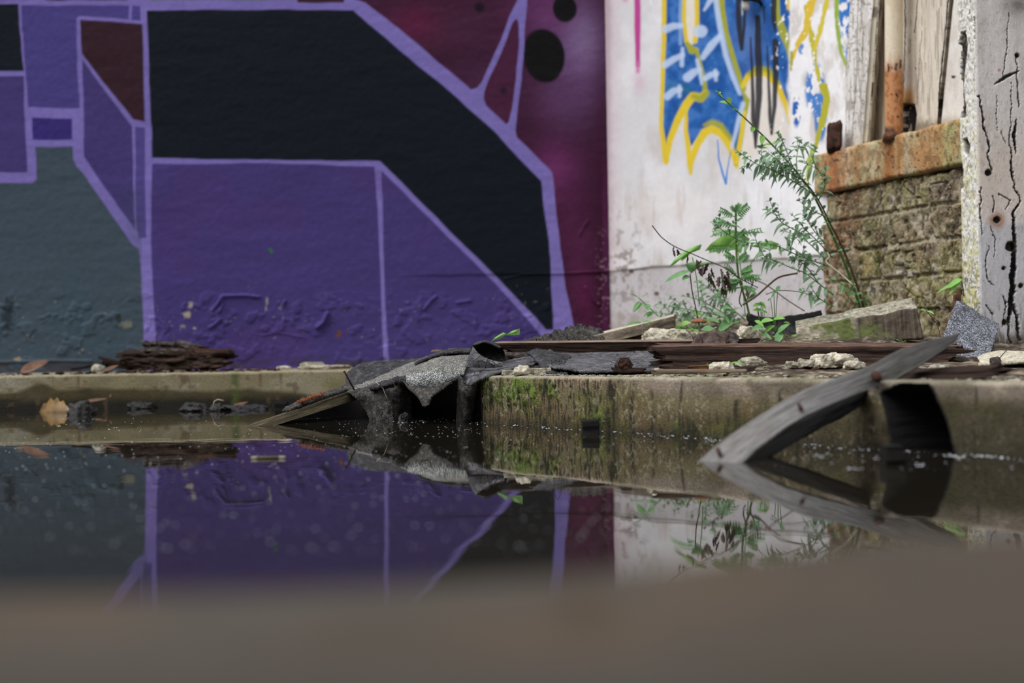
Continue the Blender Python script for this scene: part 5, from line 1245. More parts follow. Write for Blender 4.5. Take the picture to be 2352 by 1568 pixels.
stone_px('limestone_rock', 1488, 1596, 750, 790, M_stone, 31, 'pale limestone rock left of the crumpled dark leaves', 'rock', Y=2.98, depth=0.7, rot=0.1, amp=0.1)
stone_px('limestone_rock', 1684, 1752, 746, 790, M_stone, 32, 'pale limestone rock just right of the crumpled dark leaves', 'rock', Y=2.95, depth=0.8)
stone_px('limestone_rock', 1722, 1775, 752, 792, M_stone_grey, 33, 'tan rock half hidden behind the leafy seedlings by the black felt', 'rock', Y=3.0)
for i, (x0, x1, yt, yb, lab) in enumerate([
        (1632, 1684, 829, 851, 'pale pointed stone first in the row before the beam'), (1702, 1760, 819, 842, 'grey split stone at the beam right of the green sprout'),
        (1690, 1738, 828, 843, 'low flat grey stone leaning on the split stone'), (1804, 1836, 829, 846, 'small pitted stone left of the large stone cluster'),
        (1832, 1876, 823, 843, 'flat topped beige stone left of the biggest stone'), (1864, 1932, 812, 845, 'biggest rough beige stone of the row before the beam'),
        (1914, 1972, 810, 838, 'rounded pale stone at the right of the biggest stone'), (1936, 1990, 828, 847, 'flat white stone nearest the leaning plank')]):
    stone_px('rubble_stone', x0, x1, yt, yb, M_stone if i in (0, 5, 6, 7) else M_stone_grey, 40 + i, lab, 'stone', 'stones in a row before the rotten beam', Y=2.44 - 0.06 * (i == 7))
stone_px('rubble_stone', 1182, 1222, 838, 861, M_stone, 51, 'pale square stone standing on the kerb by the grey felt', 'stone', Y=2.56, rot=0.1)
plank('stone_slab', [(1152, 850, 2.60), (1190, 850, 2.60), (1190, 862, 2.60), (1152, 862, 2.60)], (0, 0.03, 0), M_stone_grey, 'flat grey stone left of the square stone on the kerb', 'stone', (20, 6, 8), 0.002, 0.003, 21, (40, 40, 40))
plank('stone_slab', [(1218, 846, 2.57), (1266, 845, 2.55), (1266, 861, 2.55), (1218, 862, 2.57)], (0, 0.03, 0), M_stone_grey, 'flat grey stone right of the square stone on the kerb', 'stone', (20, 6, 8), 0.002, 0.003, 22, (40, 40, 40))
stone_px('rubble_stone', 1496, 1520, 846, 858, M_stone, 52, 'tiny white stone at the left end of the brown splinter', 'stone')
stone_px('rubble_stone', 1660, 1700, 842, 852, M_stone_grey, 53, 'flat pale chip between splinter and moss', 'stone')
stone_px('rubble_stone', 2126, 2180, 838, 856, M_stone_grey, 54, 'yellowish stone below the leaning shingle', 'stone')
stone_px('felt_lump', 2072, 2132, 800, 828, M_felt, 55, 'dark rounded felt lump below the concrete block', 'felt', Y=2.75)
o = sheet('plaster_flake', [[(2236, 822, 2.62), (2290, 810, 2.64), (2345, 812, 2.66), (2420, 800, 2.68)], [(2236, 836, 2.45), (2290, 838, 2.42), (2345, 834, 2.40), (2420, 836, 2.40)]], M_stone, None, 60, 20, 0.012, 14, 0.1, 0.006, 23)
tag(o, 'flat white plaster flake in front of the flaking post', 'plaster')
r = thing('twig', 'thin stick stuck in a clod on the white plaster flake', 'twig', tuple(P(2290, 836, 2.42)))
tube('stick', [(2278, 838, 2.41), (2296, 822, 2.41), (2312, 804, 2.42)], 0.0008, M_stem_dark, r)
stone_px('clod', 2272, 2302, 818, 838, M_bark, 56, None, Y=2.43, parent=r)

o = sheet('shingle', [[(2196, 690, 2.86), (2210, 694, 2.86), (2224, 704, 2.86), (2256, 726, 2.86), (2297, 748, 2.86)], [(2176, 740, 2.78), (2200, 744, 2.78), (2226, 748, 2.78), (2260, 752, 2.78), (2294, 758, 2.78)], [(2160, 790, 2.70), (2196, 790, 2.70), (2226, 792, 2.70), (2258, 792, 2.70), (2284, 790, 2.70)], [(2150, 836, 2.62), (2190, 838, 2.62), (2222, 838, 2.62), (2250, 830, 2.62), (2272, 822, 2.62)]], M_granule_blue, None, 90, 100, 0.003, 25, 0.02, 0.005, 24)
tag(o, 'blue grey granule shingle scrap leaning on the foot of the white post', 'shingle')
o = plank('wood_peg', [(2195, 676, 2.90), (2208, 672, 2.90), (2208, 712, 2.90), (2192, 712, 2.90)], (0, 0.015, 0), M_rust, 'orange brown splinter standing behind the top of the shingle', 'wood', (12, 20, 6), 0.001, 0, 25)

# bark, leaves, felt scraps
o = sheet('charred_bark', [[(1200, 792, 3.0), (1250, 776, 3.06), (1290, 764, 3.10), (1340, 753, 3.12), (1385, 764, 3.12)], [(1200, 793, 2.97), (1250, 782, 3.0), (1290, 772, 3.04), (1336, 762, 3.06), (1390, 772, 3.06)], [(1200, 795, 2.94), (1250, 790, 2.94), (1290, 788, 2.95), (1340, 788, 2.96), (1400, 788, 2.96)]], M_felt_brown, None, 110, 50, 0.014, 34, 0.08, 0.006, 26, 'tlr', crack=0.6)
tag(o, 'crumpled black felt scrap at the left foot of the tilted pale board', 'felt')
r = thing('dead_leaves', 'crumpled heap of dark dead leaves between the two limestone rocks', 'leaves', tuple(P(1640, 796, 2.80)))
for k, rows in enumerate([[[(1574, 800, 2.74), (1620, 770, 2.78), (1660, 766, 2.8)], [(1580, 806, 2.72), (1622, 790, 2.74), (1662, 786, 2.76)], [(1590, 810, 2.70), (1630, 804, 2.71), (1672, 798, 2.72)]],
                          [[(1610, 778, 2.80), (1640, 768, 2.80), (1676, 776, 2.8)], [(1612, 796, 2.72), (1640, 784, 2.73), (1672, 794, 2.74)], [(1618, 806, 2.70), (1640, 804, 2.70), (1668, 806, 2.7)]],
                          [[(1640, 776, 2.82), (1670, 768, 2.82), (1702, 782, 2.82)], [(1640, 790, 2.76), (1672, 784, 2.76), (1700, 792, 2.76)], [(1644, 800, 2.74), (1672, 800, 2.74), (1696, 800, 2.74)]],
                          [[(1590, 786, 2.82), (1606, 774, 2.83), (1630, 776, 2.83)], [(1592, 796, 2.78), (1608, 786, 2.78), (1630, 790, 2.78)], [(1594, 804, 2.76), (1610, 802, 2.76), (1630, 804, 2.76)]]]):
    rows = [[(x, y - 7, Y) for x, y, Y in q] for q in rows]
    sheet('leaf', rows, M_bark if k == 2 else M_leaf_dead, r, 60, 40, 0.032, 30, 0.10, 0.0012, 60 + k)
tube('twig', [(1576, 757, 2.80), (1588, 768, 2.78), (1596, 782, 2.77)], 0.001, M_stem_dark, r)
tube('twig', [(1652, 778, 2.74), (1664, 788, 2.73), (1670, 798, 2.73)], 0.0007, M_stem_pale, r)
o = sheet('black_felt_scrap', [[(1705, 720, 3.32), (1770, 728, 3.32), (1840, 722, 3.30), (1892, 710, 3.28)], [(1712, 738, 3.24), (1770, 742, 3.24), (1840, 736, 3.20), (1892, 726, 3.20)], [(1718, 756, 3.2), (1775, 762, 3.15), (1840, 760, 3.12), (1895, 750, 3.10)]], M_felt_black_shade, None, 80, 40, 0.012, 24, 0.05, 0.005, 70)
tag(o, 'black felt sheet lying at the foot of the white wall behind the block', 'felt')
o = sheet('felt_scrap', [[(1742, 752, 3.12), (1790, 742, 3.14), (1850, 752, 3.10)], [(1748, 770, 3.06), (1795, 764, 3.06), (1850, 772, 3.02)], [(1770, 796, 3.00), (1800, 796, 3.0), (1850, 798, 2.98)]], M_felt, None, 60, 40, 0.02, 30, 0.06, 0.005, 71, crack=0.4)
tag(o, 'grey crumpled felt scrap between the seedlings and the block', 'felt')

# rusty hexagonal bolt head
r = thing('hex_bolt', 'rusty hexagonal bolt head standing on the kerb edge', 'bolt', tuple(P(1434, 856, 2.50)))
def hex_bolt():
    c = P(1434, 838, 2.50); ax = Vector((0.1, -1.0, 0.12)).normalized(); u = ax.cross(Vector((0, 0, 1))).normalized(); w = ax.cross(u)
    R = 19.5 * 2.5 / FPX
    def ring(rad, off, n, ph=0): return [tuple(c + ax * off + (u * math.cos(2 * math.pi * k / n + ph) + w * math.sin(2 * math.pi * k / n + ph)) * rad) for k in range(n)]
    rings = [(R * 1.08, -0.012, 0), (R * 1.08, 0.0, 0), (R * 1.0, 0.003, 0), (R * 0.80, 0.0035, 1), (R * 0.72, 0.002, 1)]
    V = []; F = []
    for rad, off, k in rings:
        pts = ring(rad, off, 24)
        if not k:                   # six flats
            pts = []
            for i in range(24):
                a = 2 * math.pi * i / 24; f = math.cos(math.pi / 6) / math.cos((a % (math.pi / 3)) - math.pi / 6)
                pts.append(tuple(c + ax * off + (u * math.cos(a) + w * math.sin(a)) * rad * f))
        V += pts
    for i in range(len(rings) - 1):
        for k in range(24):
            F.append((i * 24 + k, i * 24 + (k + 1) % 24, (i + 1) * 24 + (k + 1) % 24, (i + 1) * 24 + k))
    F.append(tuple(range(23, -1, -1)))
    mk('hex_head', V, F, M_iron, r, smooth=False)
    V = []; F = []
    for j in range(9):
        rr = R * 0.73 * (1 - j / 8.0)
        for k in range(24):
            a = 2 * math.pi * k / 24
            nz = mnoise.fractal(Vector((math.cos(a) * rr * 220, math.sin(a) * rr * 220, 2.0)), 1, 2, 3)
            V.append(tuple(c + ax * (0.0018 + 0.0045 * (1 - (rr / R) ** 2) + 0.003 * nz) + (u * math.cos(a) + w * math.sin(a)) * rr))
    for i in range(8):
        for k in range(24):
            F.append((i * 24 + k, i * 24 + (k + 1) % 24, (i + 1) * 24 + (k + 1) % 24, (i + 1) * 24 + k))
    mk('shank_end', V, F, M_rust_dark, r)
hex_bolt()

# --- left: rotten wood, leaves and stones on the far kerb ---------------------------------------
r = thing('rotten_wood', 'crumbling dark rotten log on the far kerb against the mural', 'wood', tuple(P(395, 850, 3.85)))
plank('lower_layer', [(278, 814, 3.80), (516, 812, 3.80), (500, 849, 3.78), (290, 850, 3.78)], (0, 0.13, 0.01), M_wood_dark, None, n=(80, 16, 10), amp=0.022, rag=0.04, seed=26, freq=(22, 70, 40), parent=r)
plank('upper_layer', [(328, 788, 3.86), (440, 792, 3.86), (520, 820, 3.84), (326, 822, 3.84)], (0, 0.08, 0.004), M_bark, None, n=(70, 18, 10), amp=0.022, rag=0.04, seed=27, freq=(26, 70, 40), parent=r)
plank('splinter', [(430, 800, 3.84), (546, 803, 3.84), (520, 808, 3.84), (430, 812, 3.84)], (0, 0.03, 0), M_wood_red, None, n=(50, 6, 6), amp=0.002, rag=0.02, seed=28, parent=r)
plank('splinter', [(220, 818, 3.80), (300, 838, 3.80), (296, 848, 3.80), (240, 842, 3.80)], (0, 0.03, 0), M_wood_dark, None, n=(40, 6, 6), amp=0.004, rag=0.015, seed=29, parent=r)
for a, b in [((360, 790), (358, 774)), ((405, 790), (400, 771))]:
    tube('splinter', [(a[0], a[1] + 6, 3.86), (b[0], b[1], 3.86)], 0.0016, M_stem_dark, r)
plank('wood_strip', [(158, 846, 3.75), (236, 832, 3.77), (236, 838, 3.77), (160, 851, 3.75)], (0, 0.05, 0), M_wood_black_shade, 'black flat strip sloping up to the rotten log', 'wood', (40, 6, 6), 0.004, 0.01, 30)
stone_px('pebble', 208, 240, 837, 854, M_stone_grey, 57, 'round beige pebble left of the rotten log', 'pebble', Y=3.72, cuts=2, amp=0.05)
for i, (x0, x1, yt, yb, lab) in enumerate([(692, 742, 831, 845, 'grey rounded stone at the mural foot left of the felt'), (636, 664, 840, 848, 'flat white chip on the far kerb'), (694, 796, 838, 848, 'row of pale mortar lying at the mural foot')]):
    stone_px('mortar_chip', x0, x1, yt, yb, M_stone if i else M_stone_grey, 80 + i, lab, 'stone', Y=3.76, depth=0.5, cuts=3, rot=0)

def px_leaf(name, pts, L, W, mat, label, cat='leaf', droop=0.1, fold=0.3, up=(0, -0.5, 1)):
    a, b = P(*pts[0]), P(*pts[1]); V = []; F = []
    leaf_vf(a, b - a, Vector(up), (b - a).length, W, V, F, droop, fold, 0.07 if cat == 'oak leaf' else 0, 10)
    o = mk(name, V, F, mat); o.modifiers.new('thickness', 'SOLIDIFY').thickness = 0.0006
    return tag(o, label, cat) if label else o
px_leaf('fallen_leaf', [(46, 856, 3.72), (112, 842, 3.74)], 0, 0.05, M_leaf_brown, 'curled orange brown leaf on the far kerb at left', droop=-0.2)
px_leaf('fallen_leaf', [(238, 852, 3.70), (272, 846, 3.70)], 0, 0.02, M_leaf_brown, 'small brown leaf under the left end of the rotten log', droop=-0.2)
px_leaf('fallen_leaf', [(90, 948, 3.50), (166, 940, 3.44)], 0, 0.055, M_leaf_yellow, 'wet yellow brown leaf standing at the waterline', 'oak leaf', 0.05, 0.1, (0, -1, 0.35))
px_leaf('fallen_leaf', [(196, 922, 3.6), (246, 920, 3.6)], 0, 0.014, M_leaf_brown, 'narrow reddish leaf on the dark lumps by the far kerb', droop=-0.1)
px_leaf('fallen_leaf', [(535, 932, 3.56), (570, 930, 3.56)], 0, 0.014, M_leaf_brown, 'small orange leaf at the waterline of the far kerb', droop=-0.2)
px_leaf('fallen_leaf', [(252, 914, 3.62), (256, 905, 3.62)], 0, 0.006, M_leaf_brown, 'tiny brown leaf stuck low on the far kerb', droop=0)
for i, (x0, x1, yt, yb, lab) in enumerate([(158, 208, 925, 952, 'pebbly dark lump right of the wet yellow leaf'), (204, 252, 926, 938, 'flat dark lump under the narrow reddish leaf'), (288, 352, 925, 938, 'low dark lump at the far waterline, third from left'),
                                           (414, 482, 926, 944, 'black gritty lump under the middle of the far kerb'), (484, 510, 928, 944, 'black lump holding a bent twig'), (512, 600, 930, 942, 'long low lump beside the small orange leaf')]):
    stone_px('mud_lump', x0, x1, yt, yb, M_lump, 90 + i, lab, 'lump', 'mud lumps along the far waterline', onwater=True, cuts=3, amp=0.3, sink=0.3)
tube_o = tube('twig', [(488, 942, 3.3), (492, 922, 3.3), (500, 917, 3.3), (514, 920, 3.3)], 0.0014, M_stem_pale); tag(tube_o, 'bent pale twig on a black lump at the far waterline', 'twig')
o = plank('wooden_stub', [(631, 922, 3.40), (658, 922, 3.40), (658, 952, 3.40), (629, 952, 3.40)], (0, 0.03, 0), M_wood_black_shade, 'square black stub standing in the water left of the plank', 'stub', (10, 12, 8), 0.003, 0, 33)
tube_o = tube('twig', [(154, 890, 3.62), (176, 888, 3.62), (200, 890, 3.62), (212, 894, 3.62)], 0.0012, M_stem_brown); tag(tube_o, 'thin brown twig stuck to the face of the far kerb', 'twig')

# stubs and lumps in the water
o = stone_px('mud_lump', 916, 944, 950, 969, M_lump, 100, 'gritty dark lump in the water before the felt hollow', 'lump', onwater=True, cuts=6, amp=0.35, sink=0.3, depth=0.5)
o = plank('wooden_stub', [(1338, 968, 2.24), (1376, 966, 2.24), (1378, 1004, 2.24), (1338, 1004, 2.24)], (0, 0.025, 0), M_wood_black_shade, 'square dark stub standing in the water before the mossy kerb', 'stub', (10, 12, 8), 0.003, 0, 34)
o = plank('wooden_stub', [(2036, 1024, 1.60), (2080, 1024, 1.60), (2080, 1072, 1.60), (2034, 1072, 1.60)], (0, 0.03, 0), M_wood_black_shade, 'blurred dark stub in the water below the leaning plank', 'stub', (10, 12, 8), 0.003, 0, 35)
r = thing('floating_stick', 'pale brown stick with white ends floating on the water', 'stick', tuple(PZ(616, 1050, 0)))
a, b = PZ(584, 1051, 0.0015), PZ(648, 1050, 0.0015)
V, F = tube_vf([a, (a + b) / 2, b], 0.0020, 8); mk('stick', V, F, M_wood_plank, r)
for c in (a, b):
    V, F = tube_vf([c - Vector((0.004, 0, 0)), c + Vector((0.004, 0, 0))], 0.0021, 8); mk('frayed_end', V, F, M_stone_grey, r)

# --- floating scum specks, gravel and crumbs (uncountable) ------------------------------------
rnd = random.Random(11)
V = []; F = []
def speck(c, r, hgt=0.35):
    b = len(V); n = 7
    for k in range(n):
        a = 2 * math.pi * k / n; V.append((c[0] + r * math.cos(a), c[1] + r * math.sin(a), 0.0002))
    for k in range(n):
        a = 2 * math.pi * k / n; V.append((c[0] + r * 0.6 * math.cos(a), c[1] + r * 0.6 * math.sin(a), r * hgt * 0.8))
    V.append((c[0], c[1], r * hgt))
    for k in range(n):
        k2 = (k + 1) % n
        F.append((b + k, b + k2, b + n + k2, b + n + k)); F.append((b + n + k, b + n + k2, b + 2 * n))
def inwater(c):
    if c[1] > 3.62: return False
    if c[0] > -0.054 and c[1] > kerb_y(c[0]) - 0.004: return False
    return True
for i in range(900):
    y = 960 + 120 * rnd.random() ** 1.5; x = rnd.uniform(-20, 2380)
    c = PZ(x, y, 0.0)
    if inwater(c): speck(c, rnd.choice([0.0005, 0.0007, 0.0009, 0.0012]))
for i in range(420):                # near, seen as soft discs
    x = rnd.uniform(-50, 1400); y = rnd.uniform(1020, 1270); c = PZ(x, y, 0.0)
    speck(c, rnd.choice([0.0004, 0.0006, 0.0008, 0.0011]))
for i in range(110):                # line of foam along the slab
    s_ = rnd.random() * 1.3; t = abs(rnd.gauss(0, 0.025)) + 0.004
    c = KA + KD * s_ - KN * t
    if c[1] < 0.9: continue
    for k in range(rnd.choice([1, 1, 2, 4])):
        speck((c[0] + rnd.gauss(0, .004), c[1] + rnd.gauss(0, .006), 0), rnd.choice([0.0006, 0.0008, 0.0011, 0.0016]))
for i in range(120):
    x = rnd.uniform(780, 1110); c = PZ(x, rnd.uniform(966, 1005), 0)
    if inwater(c): speck(c, rnd.choice([0.0008, 0.0011]))
for cx, cy, n_ in [(2255, 1046, 60), (2190, 1050, 16), (1870, 1020, 18), (1880, 1045, 16), (2030, 1052, 16), (2120, 1066, 8), (2060, 1018, 12), (1960, 1075, 6), (918, 968, 18), (964, 966, 10), (1100, 968, 10), (1640, 1012, 14), (1480, 997, 10), (160, 976, 4), (252, 985, 6)]:
    for k in range(n_):
        c = PZ(cx + rnd.gauss(0, 26 if n_ > 40 else 12), cy + rnd.gauss(0, 3), 0); speck(c, rnd.choice([0.0008, 0.0011, 0.0015]) if cx > 1800 else rnd.choice([0.001, 0.0014]))
o = mk('floating_scum', V, F, M_foam, base=False); tag(o, 'pale specks and bubbles scattered over the still water', 'scum', kind='stuff')

V = []; F = []
ico = bmesh.new(); bmesh.ops.create_icosphere(ico, subdivisions=1, radius=1.0)
IV = [v.co.copy() for v in ico.verts]; IF = [[q.index for q in f.verts] for f in ico.faces]; ico.free()
def crumb(c, s, sq=0.5):
    b = len(V); R = Matrix.Rotation(rnd.uniform(0, 6.28), 3, 'Z') @ Matrix.Rotation(rnd.uniform(-.4, .4), 3, 'X')
    k = [rnd.uniform(0.6, 1.2) for _ in IV]; ex = rnd.uniform(0.8, 1.8)
    for v, m_ in zip(IV, k):
        p = R @ Vector((v.x * m_ * s * ex, v.y * m_ * s, v.z * m_ * s * sq)); V.append((c[0] + p.x, c[1] + p.y, c[2] + p.z + s * sq * 0.5))
    for f in IF: F.append(tuple(b + i for i in f))
for i in range(1100):
    X = rnd.uniform(0.12, 0.95); d = 0.012 + 0.26 * rnd.random() ** 1.7
    c = np.array([X, kerb_y(X)]) + KN * d
    if c[1] < 1.2 or c[1] > 3.8: continue
    crumb((c[0], c[1], float(ground_z(c[0], c[1]))), rnd.choice([0.0016, 0.0022, 0.003, 0.004, 0.0055]))
for i in range(160):
    c = GH(rnd.uniform(1560, 1880), rnd.uniform(752, 796)); crumb(c, rnd.choice([0.002, 0.003, 0.005]))
for i in range(160):
    crumb(PZ(rnd.uniform(1180, 1560), 0, 0) if False else (lambda X: (X, kerb_y(X) + 0.03 + 0.02 * rnd.random(), KZ))(rnd.uniform(0.0, 0.25)), rnd.choice([0.0016, 0.0024, 0.0034]))
o = mk('gravel', V, F, M_stone_grey, base=False, smooth=False); tag(o, 'loose pale crumbs and gravel strewn over the slab', 'gravel', kind='stuff')
V = []; F = []
for i in range(260):
    X = rnd.uniform(0.02, 0.9); d = 0.02 + 0.35 * rnd.random() ** 1.6
    c = np.array([X, kerb_y(X)]) + KN * d
    crumb((c[0], c[1], float(ground_z(c[0], c[1])) + 0.001), rnd.choice([0.003, 0.004, 0.006]), 0.25)
for i in range(160):
    c = P(rnd.uniform(1120, 1560), 0, 2.75); X = c.x; crumb((X, rnd.uniform(2.78, 2.9), float(ground_z(X, 2.8)) + rnd.uniform(0.004, 0.02)), rnd.choice([0.003, 0.005]), 0.4)
for i in range(140):
    c = P(rnd.uniform(-20, 640), 850, rnd.uniform(3.66, 3.95)); crumb((c.x, c.y, KZ), rnd.choice([0.004, 0.006, 0.009]), 0.35)
o = mk('wood_crumbs', V, F, M_wood_dark if False else M_rust_dark, base=False, smooth=False); tag(o, 'brown rotten wood crumbs and leaf litter on the slab and far kerb', 'litter', kind='stuff')
# ------------------------------------------------------------------ plants
prnd = random.Random(77)
def path3(pts, Y0, Y1, n=None):
    A = np.array([tuple(P(x, y, Y0 + (Y1 - Y0) * i / max(1, len(pts) - 1))) for i, (x, y) in enumerate(pts)])
    L = np.sum(np.linalg.norm(np.diff(A, axis=0), axis=1))
    return [Vector(q) for q in crom(A, n or max(6, int(L / 0.006)))]

def stems_and_leaves(root, stems, r0, r1, mat_stem, mat_leafs, gap, L, W, spread=1.0, skip=0.0, teeth=0, droop=0.5, rise=0.2, bud=True, side_twigs=0, side_len=0.05, names=('stem', 'foliage')):
    """stems in picture points with paired leaves; all leaves of a plant are one mesh"""
    V = []; F = []; LV = []; LF = []
    for pts, Y0, Y1 in stems:
        ps = path3(pts, Y0, Y1)
        tube_vf(ps, list(np.linspace(r0, r1, len(ps))), 5, V, F)
        runs = [(ps, skip)]
        n = len(ps)
        if side_twigs:
            for k in range(side_twigs):
                i = int(n * (0.3 + 0.6 * prnd.random())); t = (ps[min(i + 1, n - 1)] - ps[max(i - 1, 0)]).normalized()
                d = (t + Vector((prnd.gauss(0, .6), prnd.gauss(0, .35), prnd.gauss(0, .6)))).normalized(); l = side_len * prnd.uniform(0.5, 1.2)
                q = [ps[i] + d * l * s_ / 7 + Vector((0, 0, -0.1 * l * (s_ / 7) ** 2)) for s_ in range(8)]
                tube_vf(q, [r1 * 1.0] * 8, 4, V, F); runs.append((q, 0.1))
        for q, sk in runs:
            acc = 0; flip = prnd.choice([-1, 1]); total = sum((q[i + 1] - q[i]).length for i in range(len(q) - 1)); run = 0
            for i in range(len(q) - 1):
                st = (q[i + 1] - q[i]).length; acc += st; run += st
                if acc >= gap and run / total > sk:
                    acc = 0
                    t = (q[i + 1] - q[i]).normalized(); s_ = t.cross(Vector((0, 1, 0.15))).normalized()
                    for sgn in ((1, -1) if prnd.random() < 0.45 else (prnd.choice([1, -1]),)):
                        d = t * prnd.uniform(0.0, 1.0) + s_ * sgn * spread * prnd.uniform(0.5, 1.2) + Vector((prnd.gauss(0, .25), prnd.gauss(0, .6), rise + prnd.gauss(0, .4)))
                        leaf_vf(q[i], d, Vector((prnd.gauss(0, .3), -0.55, 0.8)), L * prnd.uniform(0.6, 1.2), W * prnd.uniform(0.7, 1.15), LV, LF, droop * prnd.uniform(0.4, 1.3), 0.12, teeth, 10 if teeth else 7)
            if bud:
                t = (q[-1] - q[-2]).normalized()
                for k in range(4):
                    leaf_vf(q[-1], t + Vector((prnd.gauss(0, .6), prnd.gauss(0, .4), prnd.gauss(0.2, .5))), Vector((0, -0.6, 0.8)), L * 0.5, W * 0.55, LV, LF, 0.2, 0.25, teeth, 10 if teeth else 5)
    mk(names[0], V, F, mat_stem, root)
    if LV: mk(names[1], LV, LF, mat_leafs, root)

# privet-like shrub leaning out from the foot of the brick wall
r = thing('shrub', 'wiry green shrub leaning left from the foot of the brick wall', 'shrub', tuple(P(1972, 706, 3.12)))
stems_and_leaves(r, [([(1976, 706), (1950, 630), (1908, 530), (1860, 435), (1790, 350), (1720, 280), (1676, 240), (1650, 216)], 3.15, 2.95)], 0.0034, 0.0009, M_stem_green, M_leaf_bright, 0.022, 0.026, 0.011, skip=0.66, droop=0.3, names=('main_stem', 'tip_leaves'))
stems_and_leaves(r, [([(1984, 706), (1965, 645), (1936, 570), (1905, 510), (1880, 460), (1850, 420), (1810, 395)], 3.13, 3.0)], 0.0030, 0.0009, M_stem_brown, M_leaf_blue, 0.03, 0.018, 0.008, skip=0.3, names=('side_stem', 'side_foliage'))
B1_ = [([(1868, 445), (1815, 412), (1770, 388), (1735, 375), (1698, 350)], 3.05, 2.96), ([(1850, 425), (1820, 380), (1806, 345), (1795, 318)], 3.05, 3.0), ([(1840, 410), (1790, 372), (1765, 352)], 3.05, 2.98),
       ([(1830, 400), (1830, 360), (1838, 325)], 3.05, 3.1), ([(1810, 372), (1770, 378), (1745, 352)], 3.04, 3.0), ([(1880, 460), (1895, 420), (1868, 370), (1872, 345)], 3.05, 3.02)]
stems_and_leaves(r, B1_, 0.0014, 0.0006, M_stem_green, M_leaf_blue, 0.0070, 0.022, 0.0082, side_twigs=3, side_len=0.035, rise=0.05, droop=0.6, names=('upper_branch', 'upper_foliage'))
B2 = [([(1912, 592), (1880, 556), (1849, 526), (1820, 493)], 3.08, 3.0), ([(1860, 545), (1820, 525), (1795, 510), (1779, 488), (1769, 462)], 3.06, 3.0), ([(1918, 616), (1882, 604), (1832, 586), (1782, 564), (1735, 558), (1708, 556), (1666, 534), (1640, 511)], 3.1, 2.96),
      ([(1914, 677), (1882, 652), (1849, 627), (1815, 614), (1782, 599), (1759, 591), (1744, 569), (1734, 544)], 3.06, 2.95), ([(1915, 505), (1880, 490), (1857, 480), (1837, 462)], 3.05, 3.02), ([(1915, 704), (1882, 685), (1864, 661)], 3.0, 2.96),
      ([(1900, 600), (1860, 560), (1830, 540), (1800, 530)], 3.12, 3.1), ([(1890, 620), (1850, 590), (1815, 565)], 3.1, 3.06), ([(1895, 560), (1870, 530), (1850, 500)], 3.1, 3.08), ([(1880, 650), (1850, 610), (1820, 590)], 3.1, 3.05)]
stems_and_leaves(r, B2, 0.0014, 0.0006, M_stem_green, M_leaf_blue, 0.0088, 0.022, 0.0080, side_twigs=2, side_len=0.03, rise=0.1, droop=0.55, names=('lower_branch', 'lower_foliage'))
stems_and_leaves(r, [([(1975, 706), (1955, 690), (1945, 675)], 3.1, 3.08), ([(1975, 700), (1960, 660), (1945, 640)], 3.1, 3.06), ([(1985, 706), (1990, 690), (1998, 680)], 3.1, 3.1), ([(1962, 668), (1930, 650), (1905, 640)], 3.1, 3.05)], 0.001, 0.0006, M_stem_green, M_leaf_mid, 0.013, 0.017, 0.008, names=('base_shoot', 'base_foliage'))

# dry branches
for pts, Y0, Y1, rad, mt, lab in [([(1960, 655), (1930, 628), (1898, 602), (1905, 590), (1900, 580)], 3.0, 3.05, 0.0018, M_stem_pale, 'pale dead branch crossing the left edge of the brick wall'),
                             ([(1706, 700), (1738, 679), (1766, 654), (1791, 636), (1832, 627)], 3.05, 3.0, 0.0020, M_stem_brown, 'brown bent branch crossing behind the tall weed'),
                             ([(1848, 714), (1810, 690), (1763, 656), (1730, 640)], 3.1, 3.2, 0.0014, M_stem_brown, 'thin brown branch running down right to the black felt'),
                             ([(1875, 690), (1845, 672), (1790, 667), (1760, 676)], 3.0, 3.1, 0.0009, M_stem_dark, 'thin level twig left of the brick wall')]:
    o = mk('dead_branch', *tube_vf(path3(pts, Y0, Y1), rad, 6), mt); tag(o, lab, 'branch')
r = thing('dead_branch', 'thin dry branch with hanging dark withered leaves before the white wall', 'branch', tuple(P(1700, 640, 3.05)))
mk('stem', *tube_vf(path3([(1498, 518), (1520, 545), (1550, 566), (1590, 583), (1625, 598), (1662, 614), (1705, 642), (1740, 660)], 2.95, 3.1), 0.0011, 6), M_stem_dark, r)
V = []; F = []
for x, y, l in [(1548, 568, 34), (1556, 572, 26), (1578, 584, 34), (1600, 596, 50), (1606, 600, 44), (1616, 598, 46), (1628, 604, 60), (1634, 620, 46), (1656, 616, 50), (1664, 630, 55), (1668, 622, 70), (1660, 650, 40), (1712, 660, 34), (1546, 566, 14)]:
    s = 3.0 / FPX
    for q_ in range(3): leaf_vf(P(x + prnd.gauss(0, 2), y + q_ * l * 0.18, 3.0), Vector((prnd.gauss(0.1, .35), prnd.gauss(0, .4), -1)), Vector((prnd.gauss(0, .8), -1, 0)), l * s * prnd.uniform(0.3, 0.62), l * s * prnd.uniform(0.10, 0.22), V, F, prnd.uniform(-.4, .4), prnd.uniform(-1.8, 1.8), 0.35, 7)
mk('withered_leaves', V, F, M_leaf_dead, r)

